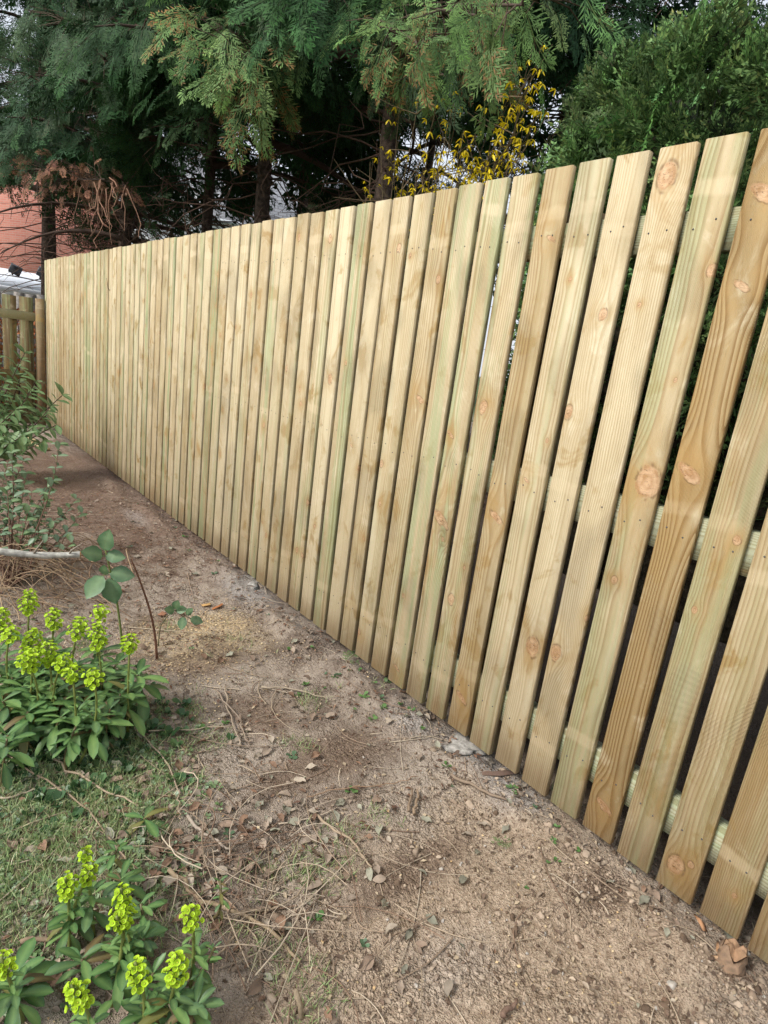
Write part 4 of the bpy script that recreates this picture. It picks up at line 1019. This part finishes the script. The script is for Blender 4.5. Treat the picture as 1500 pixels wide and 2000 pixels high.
# chopped root stump at the near end of the fence
p = gp(1424, 1884); st = tag(empty('root_stump', p), 'small chopped root stump with orange wood at the bottom right', 'stump')
r = np.random.default_rng(90); k, n = 7, 16; th = np.arange(n)*2*math.pi/n; zz = np.linspace(-.02, .048, k)
rim = r.uniform(-.016, .020, n); V = []
for i in range(k):
    rad = .027*(1+.45*math.exp(-i*.8))*(1+.10*r.normal(size=n)); z_ = zz[i]+(rim if i == k-1 else 0)
    V.append(np.stack([rad*np.cos(th), rad*np.sin(th), z_+0*th], 1))
V = np.concatenate(V); i = np.arange(k-1)[:, None]*n; j = np.arange(n)[None]; Fq = np.stack([i+j, i+(j+1) % n, i+n+(j+1) % n, i+n+j], -1).reshape(-1, 4)
MB().add(V, None, Fq, np.array([(.30, .20, .13) if (q % 3) else (.20, .14, .095) for q in range(len(V))])).obj('bark', M['twig'], st)
top = V[-n:]; V2 = np.vstack([top*np.array([.93, .93, 1]), top*np.array([.55, .55, 1])+np.c_[0*th, 0*th, r.uniform(-.01, .012, n)], [(0, 0, .045)]])
F4 = [(q, (q+1) % n, n+(q+1) % n, n+q) for q in range(n)]; F3 = [(2*n, n+q, n+(q+1) % n) for q in range(n)]
MB().add(V2, F3, F4, np.array([(.40, .25, .15) if (q % 5) else (.32, .2, .12) for q in range(2*n+1)])).obj('broken_wood', M['dead'], st)
for i, (px, py, an, L, c) in enumerate(((1376, 1822, .9, .05, (.52, .28, .15)), (1402, 1868, .3, .045, (.42, .24, .13)), (1418, 1884, 2.0, .035, (.46, .30, .18)))):
    q = gp(px, py); b = MB(); b.add([(0,-.007,0),(L*.5,-.010,.004),(L,-.002,0),(L*.95,.005,.002),(L*.45,.008,.008),(0,.006,.003),(L*.5,0,.012)], [(0,1,6),(1,2,6),(2,3,6),(3,4,6),(4,5,6),(5,0,6),(0,4,1),(0,5,4),(1,4,2),(2,4,3)], None, c)
    o = b.obj('wood_chip', M['dead']); o.location = q+np.array([0, 0, .003]); o.rotation_euler = (0, 0, an)
    tag(o, ('orange split wood chip lying on soil near the root stump', 'brown wood chip touching the left of the root stump', 'smallest wood chip below the root stump')[i], 'wood chip', 'wood chips by the stump')

# ------------------------------------------------------------------ twigs that can be told apart
TW = [([(330,1708),(400,1775),(480,1790),(585,1888)], .0060, (.30,.225,.145), 'thick crooked brown twig right of the bottom left spurge'),
 ([(0,1470),(110,1540),(200,1610),(255,1700),(290,1770),(320,1830)], .0028, (.27,.20,.14), 'long thin twig running from the grass into the lower spurge'),
 ([(228,1400),(300,1462),(345,1520),(353,1570),(348,1605)], .0030, (.33,.26,.19), 'bowed pale twig curving over the grass edge'),
 ([(105,1490),(190,1545),(270,1582)], .0040, (.36,.28,.20), 'straight pale twig lying across the grass'),
 ([(365,1600),(400,1640),(455,1666)], .0052, (.36,.30,.24), 'stout broken grey twig at the edge of the grass'),
 ([(620,1600),(690,1655),(725,1702)], .0042, (.34,.26,.18), 'pale twig pointing at the damp soil, middle foreground'),
 ([(600,1562),(650,1547),(760,1538),(815,1522)], .0020, (.26,.17,.11), 'thin reddish curved twig in the middle of the soil'),
 ([(880,1520),(930,1545),(988,1570)], .0060, (.24,.18,.13), 'dark stick near the cement dust by the fence'),
 ([(797,1592),(804,1548)], .0050, (.22,.16,.11), 'left of two short cut sticks side by side'),
 ([(808,1597),(813,1550)], .0050, (.25,.18,.12), 'right of two short cut sticks side by side'),
 ([(510,1347),(570,1350),(640,1372)], .0036, (.33,.27,.20), 'pale twig lying near the fence below the grassy litter'),
 ([(420,1352),(465,1410),(487,1456)], .0034, (.27,.21,.16), 'darker of two crossing twigs in the soil centre left'),
 ([(440,1345),(447,1400),(470,1462)], .0030, (.34,.27,.20), 'paler of two crossing twigs in the soil centre left'),
 ([(290,1434),(380,1430),(455,1425)], .0030, (.36,.29,.21), 'level pale twig just right of the upper spurge clump'),
 ([(980,1996),(1006,1962)], .0065, (.17,.11,.08), 'short dark stick at the bottom edge'),
 ([(0,1566),(70,1552),(120,1545)], .0030, (.40,.33,.24), 'pale straw twig at the left edge of the grass'),
 ([(470,1790),(560,1780),(620,1700)], .0032, (.30,.23,.16), 'bent twig crossing the thick crooked one'),
 ([(345,1950),(420,1880),(480,1812)], .0036, (.33,.25,.17), 'slanting twig right of the bottom left spurge heads'),
 ([(40,1850),(140,1835),(215,1790)], .0050, (.25,.18,.12), 'brown twig under the lower spurge leaves'),
 ([(640,1990),(660,1965)], .0050, (.20,.15,.10), 'tiny stick stub at the bottom centre')]
TW = TW[:-1]
for i, (pts, rad, c, lab) in enumerate(TW): poly_obj('twig', pts, rad, c, lab, 'twig', group='twigs on the soil', seed=i, n=6, lift=.010)
q = gp(592, 1990); b = MB(); b.tube([(0, 0, -.02), (-.004, .01, .03), (-.012, .02, .062)], (.006, .0055, .005), 7, (.27, .21, .14)); o = b.obj('cut_stem', M['twig']); o.location = q; tag(o, 'upright cut brown stem poking out at the bottom edge', 'stem')
# strip of bark by the fence
A, B = gp(940, 1514), gp(1006, 1511); b = MB(); dd = B-A; nn = 7; V = []
for i in range(nn):
    p_ = dd*i/(nn-1); w_ = .012*(1-.5*abs(i/(nn-1)*2-1)); pe = np.array([-dd[1], dd[0], 0])/np.linalg.norm(dd[:2]); V += [p_-pe*w_+np.array([0, 0, .004]), p_+np.array([0, 0, .014+.003*math.sin(i*2)]), p_+pe*w_+np.array([0, 0, .004])]
Fq = []
for i in range(nn-1): Fq += [(i*3, i*3+3, i*3+4, i*3+1), (i*3+1, i*3+4, i*3+5, i*3+2)]
o = b.add(np.array(V), None, Fq, (.22, .145, .11)).obj('bark_strip', M['dead']); o.location = A; tag(o, 'curled brown bark strip under the near fence boards', 'bark')
# orange bark and tan chip on the sawdust
for px, py, L, W_, an, c, lab in ((424, 1188, .085, .012, .5, (.42,.17,.07), 'orange splinter of bark beside the sawdust'), (402, 1184, .05, .018, .2, (.58,.36,.15), 'tan wood flake left of the orange splinter'), (316, 1202, .045, .02, 1.2, (.30,.15,.09), 'curled rust brown dead leaf left of the sawdust')):
    q = gp(px, py); b = MB(); V = []; 
    for i in range(5):
        t_ = i/4; w_ = W_*math.sin(.35+t_*2.5); V += [(t_*L-L/2, -w_, .004+.004*math.sin(i)), (t_*L-L/2, 0, .009), (t_*L-L/2, w_, .003+.003*math.cos(i))]
    Fq = []
    for i in range(4): Fq += [(i*3, i*3+3, i*3+4, i*3+1), (i*3+1, i*3+4, i*3+5, i*3+2)]
    o = b.add(np.array(V), None, Fq, c).obj('bark_splinter' if 'leaf' not in lab else 'dead_leaf', M['dead']); o.location = q+np.array([0, 0, .004]); o.rotation_euler = (0, 0, an); tag(o, lab, 'bark' if 'leaf' not in lab else 'leaf')
# fallen cypress sprigs
for px, py, an, s_, lab in ((668, 1300, .3, .16, 'fallen green cypress sprig at the fence foot among litter'), (1004, 1652, 2.6, .07, 'small faded cypress sprig on the lumpy soil by the fence')):
    q = gp(px, py); T = SP_MID[1]; V = T[0]*s_; V[:, 2] = np.abs(V[:, 2])*.15+.012
    o = MB().add(V, None, T[2], T[3]*np.array((.12, .19, .07))).obj('cypress_sprig', M['foliage']); o.location = q; o.rotation_euler.z = an; tag(o, lab, 'sprig')

# ------------------------------------------------------------------ litter nobody could count
r = np.random.default_rng(300)
def scatter(n, dens, xr=(-.35, 1.62), yr=(.1, 7.4)):
    """world points drawn by a density function 0..1"""
    out = []
    tot = 0
    while tot < n:
        x = r.uniform(*xr, 40000); y = yr[0]+(yr[1]-yr[0])*r.random(40000)**1.5
        k = r.random(40000) < dens(x, y); out.append(np.stack([x[k], y[k]], 1)); tot += k.sum()
    P = np.concatenate(out)[:n]; return P[:, 0], P[:, 1]
def ell(px, py, rx, ry):
    q = gp(px, py); return lambda x, y: np.exp(-(((x-q[0])/rx)**2+((y-q[1])/ry)**2))
e_sand = ell(1080, 1760, .55, .35); e_clod = ell(1080, 1600, .28, .22); e_clod2 = ell(1330, 1800, .25, .22); e_grass = ell(60, 1620, .38, .42); e_saw = ell(410, 1220, .17, .17); e_saw2 = ell(340, 1290, .28, .30); e_litter = ell(430, 1640, .30, .35); e_grass2 = ell(250, 1480, .16, .22); e_heap = ell(470, 1960, .12, .12)
def strip(x, y): return np.exp(-((x-1.40)/.10)**2)
def pebble_obj(name, label, n, dens, smin, smax, colf, T, sink=.3, yr=(.1, 7.4), pw=2.2):
    x, y = scatter(n, dens, yr=yr); s_ = smin+(smax-smin)*r.random(n)**pw; O = np.stack([x, y, gh(x, y)+s_*sink], 1)
    Mx = frames(r.normal(size=(n, 3)))*s_[:, None, None]*r.uniform(.75, 1.25, (n, 1, 3)); cj = colf(n); b = MB(); vi = r.integers(0, len(T), n)
    for q in range(len(T)):
        k = vi == q
        if k.any(): b.inst(T[q], Mx[k], O[k], cj[k])
    o = b.obj(name, M['clod']); return tag(o, label, None, None, 'stuff')
def soilcol(n):
    t_ = r.random((n, 1)); c = np.array((.24, .178, .130))*(1-t_)+np.array((.40, .315, .235))*t_; c = np.where(r.random((n, 1)) < .05, np.array((.38, .345, .30)), c); c = np.where(r.random((n, 1)) < .2, np.array((.13, .09, .062)), c); return c*r.uniform(.8, 1.15, (n, 1))
pebble_obj('soil_crumbs', 'fine crumbs and grit over the bare soil', 9000, lambda x, y: .10+.9*e_sand(x, y)+.9*e_clod(x, y)+.8*e_clod2(x, y)+.35*strip(x, y), .0014, .0048, soilcol, ROCKS, yr=(.1, 4.5))
pebble_obj('soil_clods', 'loose clods of earth along the fence foot', 520, lambda x, y: .012+.9*e_clod(x, y)+.9*e_clod2(x, y)+.12*e_sand(x, y)+.10*strip(x, y)+.5*e_heap(x, y), .004, .0125, soilcol, ROCKS2, sink=-.05, yr=(.1, 5), pw=2.6)
def flake(L, W_): return (np.array([(-.5*L, 0, 0), (0, -W_, .12*L), (.5*L, 0, 0), (0, W_, .08*L)]), None, np.array([(0, 1, 2, 3)]), np.ones((4, 3), np.float32))
def flake_obj(name, label, n, dens, smin, smax, cols, T, mat='dead', lift=.003, tilt=.25, yr=(.1, 7.4), pw=1.5):
    x, y = scatter(n, dens, yr=yr); s_ = smin+(smax-smin)*r.random(n)**pw; az = r.uniform(0, 6.283, n)
    D = np.stack([np.cos(az), np.sin(az), r.normal(size=n)*tilt*.6], 1); N = np.stack([r.normal(size=n)*tilt, r.normal(size=n)*tilt, np.ones(n)], 1)
    O = np.stack([x, y, gh(x, y)+lift+s_*.10], 1); cols = np.array(cols); cj = cols[r.integers(0, len(cols), n)]*r.uniform(.7, 1.2, (n, 1)); Mx = frames(D, N)*s_[:, None, None]; b = MB(); vi = r.integers(0, len(T), n)
    for q in range(len(T)):
        k = vi == q
        if k.any(): b.inst(T[q], Mx[k], O[k], cj[k])
    o = b.obj(name, M[mat]); return tag(o, label, None, None, 'stuff')
flake_obj('sawdust', 'pale sawdust flakes strewn over the soil', 5200, lambda x, y: .9*e_saw(x, y)+.30*e_saw2(x, y)+.012, .003, .011, [(.62,.47,.27),(.68,.54,.34),(.55,.38,.20)], [flake(1, .25), flake(1, .4)], yr=(.3, 5), pw=2.5)
flake_obj('needle_litter', 'reddish fallen conifer needles and bits on the far soil', 14000, lambda x, y: .9*np.exp(-((y-4.0)/1.6)**2)*(.4+.6*(fbm(x*4, y*3, 2, 77) > -.05))+.04, .008, .032, [(.16,.085,.055),(.22,.125,.08),(.12,.07,.05),(.28,.18,.12)], [flake(1, .06), flake(1, .10), flake(1, .18)], lift=.004, yr=(1.0, 7.4))
def curl_leaf(seed):
    q = random.Random(seed); V = []; n = 6
    for i in range(n):
        t_ = i/(n-1); w_ = .28*math.sin(.12+t_*2.95)*q.uniform(.85, 1.15); z_ = q.uniform(.05, .25)*math.sin(t_*3.1)
        V += [(t_-.5, -w_, z_+q.uniform(.0, .22)), (t_-.5, 0, z_-.02), (t_-.5, w_, z_+q.uniform(.0, .22))]
    F = []
    for i in range(n-1): F += [(i*3, i*3+3, i*3+4, i*3+1), (i*3+1, i*3+4, i*3+5, i*3+2)]
    return np.array(V), None, np.array(F), np.ones((len(V), 3), np.float32)
CURL = [curl_leaf(s) for s in range(7)]
flake_obj('leaf_litter', 'dry curled dead leaves scattered on the soil', 1100, lambda x, y: .10*(fbm(x*5, y*5, 2, 61) > -.05)+.9*e_litter(x, y)+.35*e_grass2(x, y)+.2*e_grass(x, y), .012, .044, [(.33,.26,.20),(.26,.19,.14),(.38,.32,.25),(.24,.15,.10),(.30,.29,.22)], CURL, lift=.002, tilt=.35, yr=(.2, 4.5))
flake_obj('bark_bits', 'small bark and leaf scraps mixed into the soil', 6000, lambda x, y: .35+.6*e_litter(x, y)+.5*(fbm(x*6, y*6, 2, 91) > .05), .005, .020, [(.30,.235,.175),(.18,.125,.09),(.40,.32,.24),(.13,.09,.065),(.45,.36,.25)], [flake(1, .22), flake(1, .35), flake(1, .12)]+CURL[:2], tilt=.4, yr=(.15, 4.5))
# thin dead stems and twiglets
def twiglets(name, label, n, dens, L0, L1, rad, cols, seed, yr=(.15, 5), lift=.0, arch=.0, mat='twig'):
    q = np.random.default_rng(seed); x, y = scatter(n, dens, yr=yr); b = MB()
    for i in range(n):
        L = L0+(L1-L0)*q.random()**2; az = q.uniform(0, 6.283); k = 6; s_ = np.linspace(-.5, .5, k); bend = q.normal()*.25*L
        px_ = x[i]+math.cos(az)*L*s_-math.sin(az)*bend*(s_**2)*2; py_ = y[i]+math.sin(az)*L*s_+math.cos(az)*bend*(s_**2)*2
        zz_ = gh(px_, py_); rd = rad*q.uniform(.5, 1.3); zl = np.maximum(zz_, np.linspace(zz_[0], zz_[-1], k))+rd+lift*q.random()+arch*q.random()*(.25-s_**2)*4
        b.tube(np.stack([px_, py_, zl], 1), np.linspace(rd, rd*.55, k), 4, np.array(cols[q.integers(len(cols))])*q.uniform(.75, 1.2), False)
    o = b.obj(name, M[mat]); return tag(o, label, None, None, 'stuff')
TC_ = [(.38,.30,.215),(.28,.205,.145),(.46,.38,.285),(.22,.145,.10)]
twiglets('twig_litter', 'thin dry twiglets scattered over soil and grass', 560, lambda x, y: .16+.9*e_litter(x, y)+.4*e_grass2(x, y)+.25*e_grass(x, y),   .03, .36, .0018, TC_, 401, lift=.006)
twiglets('dry_stems', 'tangle of dry straw stems beside the bottom left spurge', 85, ell(480, 1730, .18, .26), .10, .42, .0018, TC_, 402, yr=(.3, 2), lift=.02, arch=.03)
twiglets('brush_heap', 'tangle of dead brown stems round the pale log', 190, ell(40, 1125, .24, .36), .2, .7, .0026, [(.27,.19,.12),(.33,.24,.15),(.20,.13,.085)], 403, yr=(1.9, 4.2), lift=.09, arch=.12)

# ------------------------------------------------------------------ grass and seedlings
def blade(L, W_, bend): return (np.array([(-W_, 0, 0), (W_, 0, 0), (W_*.8, bend*.35, L*.55), (-W_*.8, bend*.35, L*.55), (0, bend, L)]), np.array([(3, 2, 4)]), np.array([(0, 1, 2, 3)]), np.array([(.7,.7,.7)]*2+[(1,1,1)]*2+[(1.2,1.2,1.1)], np.float32))
BL = [blade(1, .045, b_) for b_ in (.25, .5, .85)]
n = 19000
x, y = scatter(n, lambda x, y: np.clip((e_grass(x, y)*1.3+e_grass2(x, y)*.35)-.28+.9*fbm(x*5, y*5, 3, 71), 0, 1), yr=(.5, 2.6))
az = r.uniform(0, 6.283, n); lean = r.normal(size=(n, 2))*.45; Zv = np.stack([lean[:, 0], lean[:, 1], np.ones(n)], 1); Zv /= np.linalg.norm(Zv, axis=1)[:, None]
Xv = np.cross(np.stack([np.cos(az), np.sin(az), 0*az], 1), Zv); Xv /= np.linalg.norm(Xv, axis=1)[:, None]; Yv = np.cross(Zv, Xv)
sz = r.uniform(.010, .034, n); Mx = np.stack([Xv, Yv, Zv], 2)*sz[:, None, None]; Mx[:, :, 0] *= (.022/sz)[:, None]*1.1
O = np.stack([x, y, gh(x, y)-.001], 1); cols = np.array([(.27,.36,.15),(.32,.40,.19),(.22,.31,.12),(.50,.46,.28)]); cj = cols[r.choice(4, n, p=(.32,.26,.17,.25))]*r.uniform(.75, 1.25, (n, 1)); b = MB(); vi = r.integers(0, 3, n)
for q in range(3): b.inst(BL[q], Mx[vi == q], O[vi == q], cj[vi == q])
tag(b.obj('grass', M['leaf']), 'thin patchy grass at the left of the soil', None, None, 'stuff')
def lobe(): 
    V = [(0, 0, 0), (.35, -.30, .05), (.8, -.36, .04), (1, 0, -.03), (.8, .36, .04), (.35, .30, .05)]
    return np.array(V), None, np.array([(0, 1, 2, 3), (0, 3, 4, 5)]), np.array([(.8,.8,.8)]+[(1,1,1)]*5, np.float32)
def weeds(name, label, n, dens, smin, smax, cols, yr, per=5, up=.45):
    x, y = scatter(n, dens, yr=yr); b = MB(); O = []; D = []; S_ = []; Cc = []
    for i in range(n):
        s_ = r.uniform(smin, smax); c = np.array(cols[r.integers(len(cols))])
        for j in range(per):
            a_ = j*6.283/per+r.uniform(-.4, .4); O.append((x[i]+r.normal()*s_*.2, y[i]+r.normal()*s_*.2, 0)); D.append((math.cos(a_), math.sin(a_), r.uniform(.1, up*1.6))); S_.append(s_*r.uniform(.6, 1.2)); Cc.append(c*r.uniform(.8, 1.2))
    O = np.array(O); O[:, 2] = gh(O[:, 0], O[:, 1])+.004; D = np.array(D); Mx = frames(D, np.tile([0, 0, 1.], (len(D), 1))+r.normal(size=D.shape)*.2)*np.array(S_)[:, None, None]
    b.inst(lobe(), Mx, O, np.array(Cc)); return tag(b.obj(name, M['leaf']), label, None, None, 'stuff')
weeds('ground_weeds', 'low round-leaved weeds creeping through the grass', 1500, lambda x, y: np.clip(e_grass(x, y)*.9+e_grass2(x, y)*.5+.9*fbm(x*6, y*6, 2, 72)-.15, 0, 1)*sstep(.12, .4, e_grass(x, y)+e_grass2(x, y)), .006, .015, [(.19,.28,.13),(.24,.33,.17),(.27,.36,.22),(.15,.24,.09)], (.5, 2.6))
e_w1 = ell(680, 1300, .16, .30); e_w2 = ell(640, 1380, .25, .25)
weeds('seedlings', 'scattered small green seedlings in the bare soil', 60, lambda x, y: .03+.8*e_w1(x, y)+.3*e_w2(x, y)+.25*strip(x, y), .008, .022, [(.09,.19,.05),(.12,.22,.07),(.10,.17,.09)], (.6, 4.5), 5)
weeds('low_spurge_growth', 'small dark green leaves under the upper spurge clump', 520, ell(130, 1415, .20, .26), .014, .034, [(.05,.115,.04),(.06,.13,.05),(.075,.15,.05)], (1.3, 2.6), 6, .9)

# rusty leaves of the hedge behind the brown fence
ch = tag(empty('beech_hedge', (.8, 8.6, 0)), 'rust brown leaves of a hedge showing through the brown fence', 'hedge')
b = MB()
for i in range(24):
    x0 = -.8+i*.1; b.tube(np.stack([(x0, 8.6, -.05), (x0+r.normal()*.05, 8.6+r.normal()*.05, .6), (x0+r.normal()*.1, 8.6+r.normal()*.1, 1.2)]), (.012, .009, .004), 4, (.12, .09, .07), False)
o = b.obj('stems', M['twig'], ch); o.matrix_parent_inverse = Matrix.Translation((-.8, -8.6, 0))
n = 2600; O = np.stack([r.uniform(-.9, 1.7, n), 8.6+r.normal(size=n)*.14, r.uniform(0, 1.25, n)], 1); b = MB()
b.inst(CURL[2], frames(r.normal(size=(n, 3)))*r.uniform(.04, .08, n)[:, None, None], O, np.array([(.42, .16, .07)])*r.uniform(.6, 1.3, (n, 1)))
o = b.obj('leaves', M['dead'], ch); tag(o, kind='stuff'); o.matrix_parent_inverse = Matrix.Translation((-.8, -8.6, 0))
